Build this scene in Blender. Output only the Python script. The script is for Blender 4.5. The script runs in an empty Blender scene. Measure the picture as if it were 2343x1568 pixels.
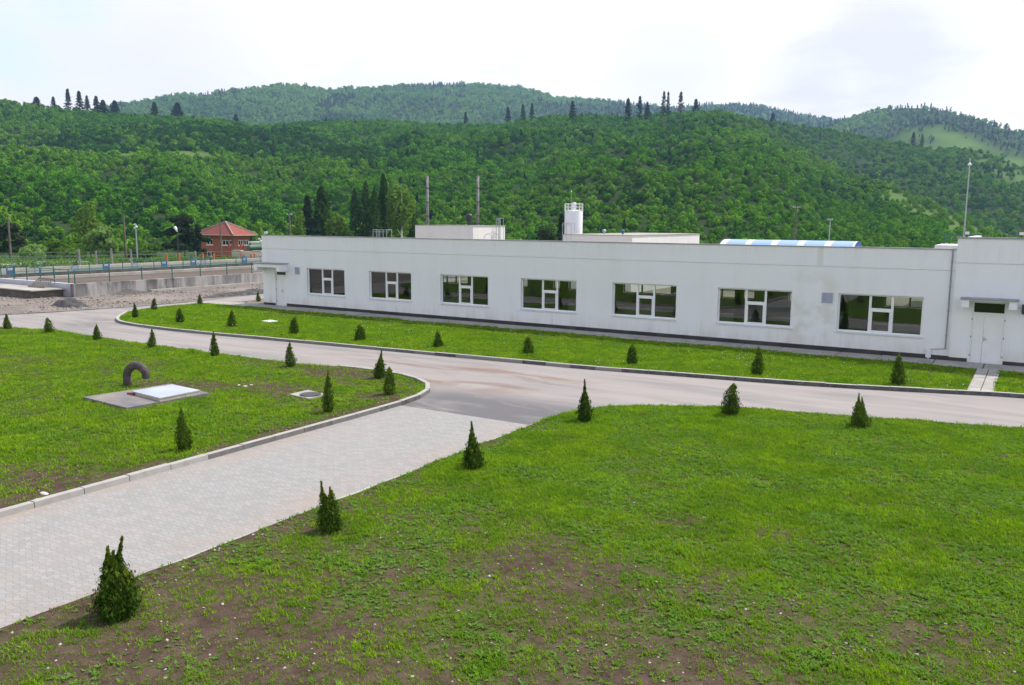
import bpy, math, random
import numpy as np
from mathutils import Vector, Matrix
from mathutils.geometry import delaunay_2d_cdt

SC = bpy.context.scene
COL = SC.collection
rng = np.random.default_rng(7)
random.seed(7)
R_ = math.radians

# ------------------------------------------------------------------ site frame
# Metres. X runs along the long white building, Y across it (away from the viewer), Z up.
# The viewer stands 5.6 m above the site at the origin of X, Y.
EYE = 5.6
IW, IH = 2342.0, 1568.0                       # units the survey of the photograph was taken in
CX, CY = IW / 2, IH / 2


def _frame():
    a = np.array([-1958, 487.]) - [CX, CY]
    b = np.array([2392, 516.]) - [CX, CY]
    f = math.sqrt(-(a @ b))
    dx = -np.array([a[0], a[1], f]); dx /= np.linalg.norm(dx)
    dy = np.array([b[0], b[1], f]); dy /= np.linalg.norm(dy)
    return f, np.stack([dx, dy, np.cross(dx, dy)], 1)


FL, RC = _frame()


def ray(px, py):
    return RC.T @ np.array([px - CX, py - CY, FL])


def ground(px, py, z=0.0):
    """survey point -> X, Y on the level z"""
    d = ray(px, py); t = (z - EYE) / d[2]
    return float(d[0] * t), float(d[1] * t)


def onY(px, py, Y):
    """survey point -> X, Z on the upright plane at Y"""
    d = ray(px, py); t = Y / d[1]
    return float(d[0] * t), float(EYE + d[2] * t)


def onX(px, py, X):
    d = ray(px, py); t = X / d[0]
    return float(d[1] * t), float(EYE + d[2] * t)


def far(px, py, r):
    """survey point -> X, Y, Z at the plan distance r"""
    d = ray(px, py); t = r / math.hypot(d[0], d[1])
    return float(d[0] * t), float(d[1] * t), float(EYE + d[2] * t)


def aze(px, py):
    d = ray(px, py)
    return math.atan2(d[0], d[1]), float(d[2] / math.hypot(d[0], d[1]))


# ------------------------------------------------------------------ noise
def _hash(ix, iy, seed):
    h = (ix.astype(np.int64) * 374761393 + iy.astype(np.int64) * 668265263 + seed * 974634777) & 0x7fffffff
    h = ((h ^ (h >> 13)) * 1274126177) & 0x7fffffff
    return ((h ^ (h >> 16)) & 0xffff) / 65535.0


def vnoise(x, y, seed=0):
    x = np.asarray(x, float); y = np.asarray(y, float)
    ix = np.floor(x).astype(np.int64); iy = np.floor(y).astype(np.int64)
    fx = x - ix; fy = y - iy
    fx = fx * fx * (3 - 2 * fx); fy = fy * fy * (3 - 2 * fy)
    a = _hash(ix, iy, seed); b = _hash(ix + 1, iy, seed)
    c = _hash(ix, iy + 1, seed); d = _hash(ix + 1, iy + 1, seed)
    return (a * (1 - fx) + b * fx) * (1 - fy) + (c * (1 - fx) + d * fx) * fy


def fbm(x, y, seed=0, oct=4):
    s = 0; a = 0.5; n = 0
    for i in range(oct):
        s = s + a * vnoise(x * 2 ** i, y * 2 ** i, seed + i * 17); n += a; a *= .55
    return s / n


def sstep(a, b, x):
    t = np.clip((np.asarray(x, float) - a) / (b - a), 0, 1)
    return t * t * (3 - 2 * t)


# ------------------------------------------------------------------ materials
def _new(name):
    m = bpy.data.materials.new(name); m.use_nodes = True
    nt = m.node_tree; nt.nodes.clear()
    out = nt.nodes.new('ShaderNodeOutputMaterial')
    return m, nt, out


def N(nt, t, **kw):
    n = nt.nodes.new(t)
    for k, v in kw.items():
        if k.startswith('_'):
            setattr(n, k[1:], v)
        else:
            n.inputs[k.replace('__', ' ')].default_value = v
    return n


def L(nt, a, b):
    nt.links.new(a, b)


def posn(nt, scale=(1, 1, 1), obj=False, rot=(0, 0, 0)):
    if obj:
        src = N(nt, 'ShaderNodeTexCoord').outputs['Object']
    else:
        src = N(nt, 'ShaderNodeNewGeometry').outputs['Position']
    mp = N(nt, 'ShaderNodeMapping'); mp.inputs['Scale'].default_value = scale; mp.inputs['Rotation'].default_value = rot
    L(nt, src, mp.inputs[0]); return mp.outputs[0]


def noise(nt, co, scale, detail=4, rough=.55, dist=0):
    n = N(nt, 'ShaderNodeTexNoise'); n.inputs['Scale'].default_value = scale
    n.inputs['Detail'].default_value = detail; n.inputs['Roughness'].default_value = rough
    n.inputs['Distortion'].default_value = dist
    L(nt, co, n.inputs['Vector']); return n.outputs[0]


def ramp(nt, f, a, b, ca=(0, 0, 0, 1), cb=(1, 1, 1, 1)):
    r = N(nt, 'ShaderNodeValToRGB')
    r.color_ramp.elements[0].position = a; r.color_ramp.elements[1].position = b
    r.color_ramp.elements[0].color = ca; r.color_ramp.elements[1].color = cb
    L(nt, f, r.inputs[0]); return r.outputs[0]


def mixc(nt, f, a, b, mode='MIX'):
    m = N(nt, 'ShaderNodeMix', _data_type='RGBA', _blend_type=mode)
    for s, v in ((0, f), (6, a), (7, b)):
        if hasattr(v, 'is_linked') or hasattr(v, 'links'):
            L(nt, v, m.inputs[s])
        elif s == 0:
            m.inputs[0].default_value = v
        else:
            m.inputs[s].default_value = (*v[:3], 1)
    return m.outputs[2]


def math_(nt, op, a, b=None, clamp=False):
    m = N(nt, 'ShaderNodeMath', _operation=op, _use_clamp=clamp)
    for i, v in enumerate((a, b)):
        if v is None: continue
        if hasattr(v, 'links'): L(nt, v, m.inputs[i])
        else: m.inputs[i].default_value = v
    return m.outputs[0]


def sepxyz(nt):
    g = N(nt, 'ShaderNodeNewGeometry'); s = N(nt, 'ShaderNodeSeparateXYZ')
    L(nt, g.outputs['Position'], s.inputs[0]); return s.outputs


def band(nt, v, a, b, soft):
    """1 between a and b with soft edges"""
    m1 = N(nt, 'ShaderNodeMapRange', _interpolation_type='SMOOTHSTEP'); L(nt, v, m1.inputs[0])
    m1.inputs[1].default_value = a - soft; m1.inputs[2].default_value = a + soft
    m2 = N(nt, 'ShaderNodeMapRange', _interpolation_type='SMOOTHSTEP'); L(nt, v, m2.inputs[0])
    m2.inputs[1].default_value = b - soft; m2.inputs[2].default_value = b + soft
    m2.inputs[3].default_value = 1; m2.inputs[4].default_value = 0
    return math_(nt, 'MULTIPLY', m1.outputs[0], m2.outputs[0])


def bsdf(nt, out, col, rough=.7, spec=.3, metal=0, bump=None, bstr=.3, bdist=.02):
    p = N(nt, 'ShaderNodeBsdfPrincipled')
    if hasattr(col, 'links'): L(nt, col, p.inputs['Base Color'])
    else: p.inputs['Base Color'].default_value = (*col[:3], 1)
    if hasattr(rough, 'links'): L(nt, rough, p.inputs['Roughness'])
    else: p.inputs['Roughness'].default_value = rough
    p.inputs['Specular IOR Level'].default_value = spec; p.inputs['Metallic'].default_value = metal
    if bump is not None:
        b = N(nt, 'ShaderNodeBump'); b.inputs['Strength'].default_value = bstr; b.inputs['Distance'].default_value = bdist
        L(nt, bump, b.inputs['Height']); L(nt, b.outputs[0], p.inputs['Normal'])
    L(nt, p.outputs[0], out.inputs[0]); return p


def plain(name, c1, c2=None, scale=3, rough=.6, spec=.3, metal=0, bstr=0, stretch=(1, 1, 1), lo=.35, hi=.65, obj=True):
    m, nt, out = _new(name)
    c2 = c2 or tuple(x * .8 for x in c1)
    co = posn(nt, stretch, obj)
    n = noise(nt, co, scale, 6, .6)
    col = ramp(nt, n, lo, hi, (*c1, 1), (*c2, 1))
    bsdf(nt, out, col, rough, spec, metal, n if bstr else None, bstr)
    return m


def foliage(name, c1, c2, var=.35, transl=.35, hue_noise=0):
    """leaf material: per leaf tone, per plant tone, stand to stand tone"""
    m, nt, out = _new(name)
    at = N(nt, 'ShaderNodeAttribute', _attribute_name='tone')
    oi = N(nt, 'ShaderNodeObjectInfo')
    t = math_(nt, 'MULTIPLY', at.outputs['Fac'], .42)
    t = math_(nt, 'ADD', t, math_(nt, 'MULTIPLY', oi.outputs['Random'], .58), True)
    col = mixc(nt, t, c1, c2)
    if hue_noise:
        n = noise(nt, posn(nt), hue_noise, 3)
        f = ramp(nt, n, .38, .62)
        col = mixc(nt, f, col, mixc(nt, 1.0, col, (1.5, 1.3, .9), 'MULTIPLY'))
    d = N(nt, 'ShaderNodeBsdfDiffuse'); L(nt, col, d.inputs[0])
    tr = N(nt, 'ShaderNodeBsdfTranslucent')
    L(nt, mixc(nt, 1.0, col, (1.35, 1.5, .7), 'MULTIPLY'), tr.inputs[0])
    mx = N(nt, 'ShaderNodeMixShader'); mx.inputs[0].default_value = transl
    L(nt, d.outputs[0], mx.inputs[1]); L(nt, tr.outputs[0], mx.inputs[2])
    L(nt, mx.outputs[0], out.inputs[0])
    return m


M = {}


def build_materials():
    # white render of the long building, with rain streaks and splashed dirt
    m, nt, out = _new('render_white')
    co = posn(nt, (1, 1, .12)); s = noise(nt, co, 1.6, 6, .65)
    big = noise(nt, posn(nt), .35, 4)
    x, y, z = sepxyz(nt)
    c = mixc(nt, ramp(nt, s, .50, .85), (.81, .82, .86), (.74, .74, .745))
    c = mixc(nt, math_(nt, 'MULTIPLY', ramp(nt, big, .45, .7), .4), c, (.77, .765, .75))
    # damp patch between the two right hand windows
    patch = math_(nt, 'MULTIPLY', band(nt, x, -9.4, -7.5, .5), band(nt, z, .4, 3.3, .5))
    patch = math_(nt, 'MULTIPLY', patch, ramp(nt, noise(nt, posn(nt), 1.6, 5), .42, .62))
    c = mixc(nt, math_(nt, 'MULTIPLY', patch, .55), c, (.60, .56, .48))
    streak = math_(nt, 'MULTIPLY', band(nt, x, -8.35, -8.1, .06), band(nt, z, 3.8, 4.6, .04))
    c = mixc(nt, math_(nt, 'MULTIPLY', streak, .35), c, (.52, .46, .38))
    fs = noise(nt, posn(nt, (1, 1, .045)), 5.5, 4, .6)
    under = math_(nt, 'MAXIMUM', band(nt, z, 4.15, 4.7, .25), band(nt, z, .35, .93, .15))
    c = mixc(nt, math_(nt, 'MULTIPLY', math_(nt, 'MULTIPLY', under, ramp(nt, fs, .50, .72)), .28), c, (.60, .575, .53))
    low = math_(nt, 'MULTIPLY', band(nt, z, -1, .55, .3), ramp(nt, s, .35, .7))
    c = mixc(nt, math_(nt, 'MULTIPLY', low, .62), c, (.56, .52, .45))
    bsdf(nt, out, c, .85, .2, 0, noise(nt, posn(nt), 60, 2), .15, .004)
    M['render'] = m
    M['render_plain'] = plain('render_offwhite', (.78, .76, .72), (.70, .69, .67), .6, .85, .2, obj=False, stretch=(1, 1, .2))
    M['plinth'] = plain('plinth_dark', (.045, .043, .042), (.10, .097, .095), .7, .8, .2, obj=False, lo=.45, hi=.75)
    M['pvc'] = plain('white_pvc', (.82, .83, .85), (.78, .79, .82), 2, .35, .5)
    M['sill'] = plain('aluminium_sill', (.72, .74, .78), (.64, .66, .70), 2, .4, .5)
    M['coping'] = plain('zinc_coping', (.33, .34, .37), (.24, .245, .26), 1.2, .45, .5, .5)
    M['roofing'] = plain('roof_felt', (.20, .20, .21), (.14, .14, .15), .8, .9, .1)
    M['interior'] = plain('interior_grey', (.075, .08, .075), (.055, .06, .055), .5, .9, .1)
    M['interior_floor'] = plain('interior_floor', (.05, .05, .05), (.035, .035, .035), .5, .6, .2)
    M['grille'] = plain('grille_blue_grey', (.42, .45, .58), (.36, .39, .52), 4, .5, .4)
    M['dark'] = plain('dark_metal', (.03, .03, .032), (.05, .05, .05), 5, .5, .4)
    M['galv'] = plain('galvanised_steel', (.45, .50, .53), (.36, .40, .43), 4, .4, .5, .6)
    M['pipe_grey'] = plain('downpipe_grey', (.30, .31, .34), (.24, .25, .27), 4, .5, .4, .3)
    # glass
    m, nt, out = _new('window_glass')
    tr = N(nt, 'ShaderNodeBsdfTransparent'); tr.inputs[0].default_value = (.52, .58, .54, 1)
    gl = N(nt, 'ShaderNodeBsdfGlossy'); gl.inputs['Roughness'].default_value = .0
    gl.inputs[0].default_value = (.9, .95, .95, 1)
    fr = N(nt, 'ShaderNodeFresnel'); fr.inputs[0].default_value = 1.95
    mx = N(nt, 'ShaderNodeMixShader'); L(nt, fr.outputs[0], mx.inputs[0])
    L(nt, tr.outputs[0], mx.inputs[1]); L(nt, gl.outputs[0], mx.inputs[2]); L(nt, mx.outputs[0], out.inputs[0])
    M['glass'] = m
    M['dark_glass'] = plain('dark_glass', (.012, .014, .012), (.016, .018, .016), 2, .06, .5)
    # asphalt under a skin of pinkish dust
    m, nt, out = _new('dusty_asphalt')
    st = noise(nt, posn(nt, (.10, .75, 1)), 1.6, 7, .62, .4)
    bl = noise(nt, posn(nt, (.5, .8, 1)), .32, 5, .6)
    fine = noise(nt, posn(nt), 45, 3)
    x, y, z = sepxyz(nt)
    c = mixc(nt, ramp(nt, st, .40, .68), (.325, .293, .274), (.20, .193, .19))
    c = mixc(nt, math_(nt, 'MULTIPLY', ramp(nt, bl, .40, .60), .55), c, (.33, .298, .28))
    # bare dark asphalt at the mouth of the paved road and on the curve at the far left
    j = math_(nt, 'MULTIPLY', band(nt, x, -17, -8.5, 1.2), band(nt, y, 18, 22.6, 1.2))
    j = math_(nt, 'MULTIPLY', j, ramp(nt, noise(nt, posn(nt, (.4, 1, 1)), .9, 6, .65, .6), .28, .48))
    c = mixc(nt, math_(nt, 'MULTIPLY', j, .92), c, (.115, .113, .12))
    j2 = math_(nt, 'MULTIPLY', band(nt, x, -46, -37, 1.8), band(nt, y, 25.0, 28.4, .6))
    j2 = math_(nt, 'MULTIPLY', j2, ramp(nt, noise(nt, posn(nt, (.3, 1, 1)), .8, 6, .65, .6), .42, .60))
    c = mixc(nt, math_(nt, 'MULTIPLY', j2, .7), c, (.15, .145, .145))
    gut = math_(nt, 'MULTIPLY', band(nt, y, 26.7, 28.3, .25), band(nt, x, -40, -16, 1))
    gut = math_(nt, 'MULTIPLY', gut, ramp(nt, st, .38, .6))
    c = mixc(nt, math_(nt, 'MULTIPLY', gut, .55), c, (.22, .205, .195))
    # brown mud left by puddles
    pd = math_(nt, 'MULTIPLY', band(nt, x, -25, -13.2, 1.5), band(nt, y, 22.5, 27.5, .7))
    pn = noise(nt, posn(nt, (.35, .9, 1)), .75, 5, .6, .8)
    c = mixc(nt, math_(nt, 'MULTIPLY', math_(nt, 'MULTIPLY', pd, ramp(nt, pn, .48, .66)), .8), c, (.205, .125, .085))
    c = mixc(nt, .25, c, mixc(nt, ramp(nt, fine, .35, .65), c, (.2, .19, .185)))
    bsdf(nt, out, c, .9, .15, 0, fine, .25, .008)
    M['asphalt'] = m
    # interlocking pavers: rows of blocks with a zigzag outline
    m, nt, out = _new('block_pavers')
    g = N(nt, 'ShaderNodeNewGeometry'); sp = N(nt, 'ShaderNodeSeparateXYZ'); L(nt, g.outputs['Position'], sp.inputs[0])
    zz = math_(nt, 'PINGPONG', sp.outputs[0], .10)
    yy = math_(nt, 'ADD', sp.outputs[1], math_(nt, 'MULTIPLY', zz, .55))
    cb = N(nt, 'ShaderNodeCombineXYZ'); L(nt, sp.outputs[0], cb.inputs[0]); L(nt, yy, cb.inputs[1])
    br = N(nt, 'ShaderNodeTexBrick'); L(nt, cb.outputs[0], br.inputs[0])
    br.offset = .5
    for k, v in (('Scale', 1), ('Mortar Size', .007), ('Mortar Smooth', .25), ('Brick Width', .2), ('Row Height', .105), ('Bias', 0)):
        br.inputs[k].default_value = v
    br.inputs['Color1'].default_value = (.318, .311, .300, 1); br.inputs['Color2'].default_value = (.27, .264, .254, 1)
    br.inputs['Mortar'].default_value = (.225, .215, .20, 1)
    c = br.outputs[0]
    pk = ramp(nt, noise(nt, posn(nt, (.8, .35, 1)), .55, 5, .6, .5), .50, .72)
    c = mixc(nt, math_(nt, 'MULTIPLY', pk, .35), c, (.40, .32, .27))
    x, y = sp.outputs[0], sp.outputs[1]
    edge = math_(nt, 'MAXIMUM', band(nt, x, -17, -15.6, .4), band(nt, x, -12.6, -11, .5))
    edge = math_(nt, 'MULTIPLY', edge, ramp(nt, noise(nt, posn(nt, (1, .5, 1)), 1.1, 6, .65), .44, .66))
    c = mixc(nt, math_(nt, 'MULTIPLY', edge, .40), c, (.36, .25, .19))
    dk = ramp(nt, noise(nt, posn(nt, (.5, 1, 1)), 1.4, 6, .7), .62, .78)
    c = mixc(nt, math_(nt, 'MULTIPLY', dk, .4), c, (.20, .17, .155))
    inv = math_(nt, 'SUBTRACT', 1.0, br.outputs[1])
    bsdf(nt, out, c, .85, .2, 0, inv, .3, .004)
    M['paver'] = m
    # kerb stones
    m, nt, out = _new('kerb_concrete')
    at = N(nt, 'ShaderNodeAttribute', _attribute_name='tone')
    n = noise(nt, posn(nt), 5, 6, .65)
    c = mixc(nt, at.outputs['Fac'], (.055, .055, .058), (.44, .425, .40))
    c = mixc(nt, math_(nt, 'MULTIPLY', ramp(nt, n, .4, .7), .45), c, (.26, .245, .225))
    bsdf(nt, out, c, .9, .15, 0, n, .3, .01)
    M['kerb'] = m
    M['slab'] = plain('concrete_slab', (.40, .375, .345), (.30, .28, .255), 1.2, .9, .15, obj=False, bstr=.2)
    # old tank concrete with black rain streaks
    m, nt, out = _new('stained_concrete')
    s1 = noise(nt, posn(nt, (.9, .9, .16)), .9, 6, .68); s2 = noise(nt, posn(nt), .22, 4)
    c = mixc(nt, ramp(nt, s1, .42, .56), (.36, .35, .345), (.085, .083, .086))
    c = mixc(nt, ramp(nt, s2, .38, .62), c, mixc(nt, .6, c, (.42, .40, .385)))
    bsdf(nt, out, c, .9, .15, 0, s1, .2, .02)
    M['tank'] = m
    m, nt, out = _new('limewashed_concrete')
    s1 = noise(nt, posn(nt, (1, 1, .25)), .8, 6, .68)
    z = sepxyz(nt)[2]
    lo = band(nt, z, -1, .55, .35)
    c = mixc(nt, math_(nt, 'MULTIPLY', ramp(nt, s1, .36, .62), lo), (.47, .47, .53), (.24, .235, .24))
    bsdf(nt, out, c, .9, .15)
    M['tank_pale'] = m
    M['concrete'] = plain('weathered_concrete', (.42, .40, .36), (.30, .285, .26), .8, .9, .15, obj=False)
    M['ledge'] = plain('mossy_concrete', (.16, .145, .125), (.09, .083, .075), 1.3, .95, .1, obj=False)
    m, nt, out = _new('cream_wall_rust')
    s1 = noise(nt, posn(nt, (.5, .5, .1)), 1.0, 6, .6)
    c = mixc(nt, ramp(nt, s1, .52, .68), (.55, .49, .41), (.34, .19, .11))
    bsdf(nt, out, c, .9, .15); M['cream'] = m
    # brown water, green water
    for nm, a, b in (('brown', (.085, .060, .043), (.115, .085, .063)), ('green', (.12, .135, .10), (.18, .165, .125))):
        m, nt, out = _new('water_' + nm)
        n = noise(nt, posn(nt, (1, .3, 1)), .25, 4)
        c = ramp(nt, n, .4, .6, (*a, 1), (*b, 1))
        bsdf(nt, out, c, .5, .10, 0, noise(nt, posn(nt), 3, 3), .25, .02)
        M['water_' + nm] = m
    # ground
    m, nt, out = _new('meadow_ground')
    n = noise(nt, posn(nt), .12, 6, .6); n2 = noise(nt, posn(nt), 2.2, 5, .7)
    c = mixc(nt, ramp(nt, n, .40, .62), (.085, .125, .035), (.155, .14, .075))
    c = mixc(nt, ramp(nt, n2, .45, .7), c, (.20, .18, .12))
    bsdf(nt, out, c, .95, .05, 0, n2, .5, .1); M['ground'] = m
    m, nt, out = _new('gravel')
    n = noise(nt, posn(nt, (.6, .35, 1)), .5, 6, .65); v = N(nt, 'ShaderNodeTexVoronoi'); v.inputs['Scale'].default_value = 5
    L(nt, posn(nt), v.inputs[0])
    n3 = noise(nt, posn(nt), 9, 5, .7)
    c = mixc(nt, ramp(nt, n, .40, .64), (.24, .205, .18), (.15, .13, .115))
    c = mixc(nt, ramp(nt, n3, .48, .68), c, (.33, .29, .26))
    c = mixc(nt, ramp(nt, n3, .30, .40, (1, 1, 1, 1), (0, 0, 0, 1)), c, (.13, .115, .10))
    bsdf(nt, out, c, .95, .05, 0, n3, .8, .08); M['gravel'] = m
    M['gravel_stone'] = plain('gravel_stone', (.34, .30, .27), (.17, .15, .135), 2, .9, .1)
    M['rubble'] = plain('asphalt_rubble', (.05, .05, .055), (.12, .115, .11), 3, .95, .1, bstr=.5, obj=False)
    # lawn soil: where the sward is thin the brown earth and little stones show
    m, nt, out = _new('lawn_soil')
    at = N(nt, 'ShaderNodeAttribute', _attribute_name='cover')
    n = noise(nt, posn(nt), 3.5, 6, .7); n2 = noise(nt, posn(nt), 26, 4, .6)
    soil = mixc(nt, ramp(nt, n, .35, .65), (.055, .036, .027), (.105, .074, .057))
    sp_ = N(nt, 'ShaderNodeTexVoronoi'); sp_.inputs['Scale'].default_value = 17; L(nt, posn(nt), sp_.inputs[0])
    soil = mixc(nt, ramp(nt, sp_.outputs['Distance'], .05, .11, (1, 1, 1, 1), (0, 0, 0, 1)), soil, (.26, .22, .19))
    gr = mixc(nt, ramp(nt, n2, .35, .65), (.052, .075, .015), (.095, .135, .022))
    f = math_(nt, 'ADD', at.outputs['Fac'], math_(nt, 'MULTIPLY', math_(nt, 'SUBTRACT', n2, .5), 1.2))
    c = mixc(nt, ramp(nt, f, .25, .95), soil, gr)
    bsdf(nt, out, c, .95, .05, 0, n, .7, .06); M['lawn'] = m
    M['grass'] = foliage('grass_blades', (.075, .165, .013), (.215, .365, .028), transl=.35, hue_noise=.9)
    M['weed'] = foliage('weed_leaves', (.085, .19, .03), (.17, .29, .06), transl=.3)
    M['olive'] = foliage('low_olive_sward', (.075, .10, .018), (.15, .17, .035), transl=.3)
    M['drygrass'] = foliage('dry_grass', (.19, .16, .06), (.28, .23, .10), transl=.3)
    M['white_petal'] = plain('white_petal', (.8, .8, .76), (.7, .7, .66), 4, .8, .1)
    M['pebble'] = plain('pebble', (.52, .47, .42), (.34, .29, .26), 8, .9, .1)
    M['stone'] = plain('white_limestone', (.66, .63, .58), (.52, .48, .43), 5, .9, .1, bstr=.3)
    M['thuja'] = foliage('thuja_spray', (.024, .056, .009), (.080, .140, .018), transl=.25)
    M['thuja_tip'] = foliage('thuja_new_growth', (.10, .155, .018), (.17, .215, .03), transl=.3)
    M['bark'] = plain('bark_brown', (.085, .06, .045), (.05, .037, .03), 8, .95, .05, bstr=.5)
    M['birch'] = plain('birch_bark', (.62, .60, .56), (.25, .24, .22), 3, .8, .1, stretch=(1, 1, .5), lo=.5, hi=.75)
    M['wood_leaf'] = foliage('woodland_leaves', (.014, .085, .008), (.115, .305, .018), transl=.10, hue_noise=.012)  # hue noise varies the stands and imitates sunlit and shaded slopes
    M['wood_sunlit'] = foliage('sunlit_wood_leaves', (.055, .15, .012), (.19, .36, .03), transl=.2)  # lighter leaf copy, paints sunlight onto the crest trees
    M['wood_shaded'] = foliage('shaded_wood_leaves', (.010, .055, .011), (.055, .165, .020), transl=.08)  # darker leaf copy, paints shade into the trees behind the crests
    M['wood_dark'] = foliage('woodland_dark_needles', (.016, .038, .016), (.03, .062, .024), transl=.12)
    M['far_leaf'] = foliage('mountain_leaves', (.06, .155, .075), (.17, .31, .115), transl=.3, hue_noise=.006)  # leaf colour made bluer to add to the distance haze
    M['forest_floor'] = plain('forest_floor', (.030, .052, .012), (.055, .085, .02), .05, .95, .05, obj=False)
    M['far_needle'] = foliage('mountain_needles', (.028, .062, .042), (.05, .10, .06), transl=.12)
    M['spruce'] = foliage('spruce_needles', (.014, .034, .018), (.03, .055, .028), transl=.12)
    M['larch_bare'] = foliage('dying_spruce_twigs', (.10, .065, .055), (.16, .11, .09), transl=.1)
    M['poplar'] = foliage('poplar_leaves', (.024, .06, .012), (.055, .11, .02), transl=.25)
    M['birch_leaf'] = foliage('birch_leaves', (.075, .145, .02), (.165, .26, .04), transl=.35)
    M['willow'] = foliage('willow_leaves', (.12, .21, .055), (.21, .32, .095), transl=.35)
    M['pine'] = foliage('pine_needles', (.022, .04, .018), (.045, .065, .026), transl=.12)
    M['bush'] = foliage('bush_leaves', (.05, .11, .016), (.12, .20, .03), transl=.35)
    # brick house
    m, nt, out = _new('orange_brick')
    br = N(nt, 'ShaderNodeTexBrick')
    g = N(nt, 'ShaderNodeNewGeometry'); sp = N(nt, 'ShaderNodeSeparateXYZ'); L(nt, g.outputs['Position'], sp.inputs[0])
    cb = N(nt, 'ShaderNodeCombineXYZ'); L(nt, math_(nt, 'ADD', sp.outputs[0], sp.outputs[1]), cb.inputs[0]); L(nt, sp.outputs[2], cb.inputs[1])
    L(nt, cb.outputs[0], br.inputs[0])
    for k, v in (('Scale', 1), ('Mortar Size', .012), ('Brick Width', .26), ('Row Height', .13)): br.inputs[k].default_value = v
    br.inputs['Color1'].default_value = (.48, .145, .075, 1); br.inputs['Color2'].default_value = (.37, .108, .06, 1)
    br.inputs['Mortar'].default_value = (.34, .18, .12, 1)
    c = mixc(nt, math_(nt, 'MULTIPLY', ramp(nt, noise(nt, posn(nt), .5, 4), .45, .7), .4), br.outputs[0], (.27, .09, .055))
    bsdf(nt, out, c, .9, .1); M['brick'] = m
    m, nt, out = _new('red_roof_tiles')
    w = N(nt, 'ShaderNodeTexWave', _wave_type='BANDS', _bands_direction='Z'); L(nt, posn(nt), w.inputs[0]); w.inputs['Scale'].default_value = 1.6
    n = noise(nt, posn(nt), 1.2, 5, .7)
    c = mixc(nt, ramp(nt, n, .35, .65), (.33, .105, .075), (.23, .08, .062))
    c = mixc(nt, math_(nt, 'MULTIPLY', w.outputs[1], .3), c, (.15, .05, .04))
    bsdf(nt, out, c, .9, .1); M['tiles'] = m
    M['ridge'] = plain('mortar_ridge', (.40, .33, .29), (.30, .24, .21), 2, .9, .1)
    M['white'] = plain('white_paint', (.80, .80, .80), (.70, .70, .71), 1.5, .6, .3)
    M['silo'] = plain('white_silo_steel', (.80, .80, .83), (.74, .74, .77), .6, .35, .5, stretch=(1, 1, .15))
    M['pole'] = plain('pole_grey', (.27, .26, .26), (.17, .155, .15), 1.5, .8, .2)
    M['pole_band'] = plain('pole_flange_dark', (.06, .055, .055), (.10, .085, .075), 2, .7, .3)
    M['wood_pole'] = plain('timber_pole', (.21, .165, .14), (.13, .105, .09), 2, .95, .1)
    M['teal'] = plain('teal_railing_paint', (.03, .135, .13), (.022, .10, .10), 3, .6, .3)
    M['teal_pale'] = plain('faded_green_railing', (.14, .22, .19), (.10, .16, .14), 3, .7, .3)
    M['blue'] = plain('blue_gate_paint', (.04, .15, .30), (.03, .12, .24), 2, .55, .3)
    M['pale_blue'] = plain('pale_blue_paint', (.27, .34, .42), (.21, .28, .36), 2, .55, .3)
    M['orange'] = plain('orange_post', (.62, .14, .05), (.48, .11, .05), 2, .7, .2)
    M['rust'] = plain('rusty_latch', (.30, .05, .035), (.12, .06, .045), 9, .8, .2)
    M['red'] = plain('red_valve', (.42, .04, .04), (.3, .035, .035), 2, .5, .4)
    M['green_tank'] = plain('green_tank_paint', (.04, .11, .06), (.03, .085, .045), 2, .5, .4)
    # vault of blue sheets with cream ones between
    m, nt, out = _new('striped_vault')
    s = sepxyz(nt)[0]
    t = math_(nt, 'FRACT', math_(nt, 'MULTIPLY', s, .46))
    f = math_(nt, 'LESS_THAN', t, .24)
    c = mixc(nt, f, (.27, .42, .82), (.72, .70, .63))
    bsdf(nt, out, c, .3, .5); M['vault'] = m
    M['vault_end'] = plain('vault_blue_end', (.04, .11, .42), (.035, .095, .36), 1, .4, .4)
    # bitumen sheet hatch
    m, nt, out = _new('old_bitumen_sheet')
    n = noise(nt, posn(nt, (.6, 1.2, 1)), 1.5, 6, .65, .5)
    c = mixc(nt, ramp(nt, n, .35, .65), (.125, .12, .14), (.24, .205, .175))
    bsdf(nt, out, c, .6, .35, 0, n, .3, .02); M['bitumen'] = m
    M['hatch'] = plain('galvanised_hatch', (.50, .535, .59), (.42, .455, .51), 1.2, .4, .5, .2)
    M['hatch_side'] = plain('hatch_side', (.50, .47, .40), (.36, .33, .27), 3, .8, .2)
    m, nt, out = _new('rusty_duct')
    n = noise(nt, posn(nt, obj=True), 4, 6, .65)
    c = mixc(nt, ramp(nt, n, .40, .62), (.055, .050, .058), (.115, .085, .075))
    n2 = noise(nt, posn(nt, obj=True), 1.7, 4)
    c = mixc(nt, ramp(nt, n2, .60, .72), c, (.21, .11, .065))
    bsdf(nt, out, c, .75, .3, 0, n, .3, .02); M['duct'] = m
    M['timber'] = plain('weathered_timber', (.30, .27, .23), (.19, .17, .145), 4, .95, .1)
    M['lens'] = plain('lamp_lens_white', (.85, .86, .88), (.8, .81, .84), 4, .3, .5)


build_materials()


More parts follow.
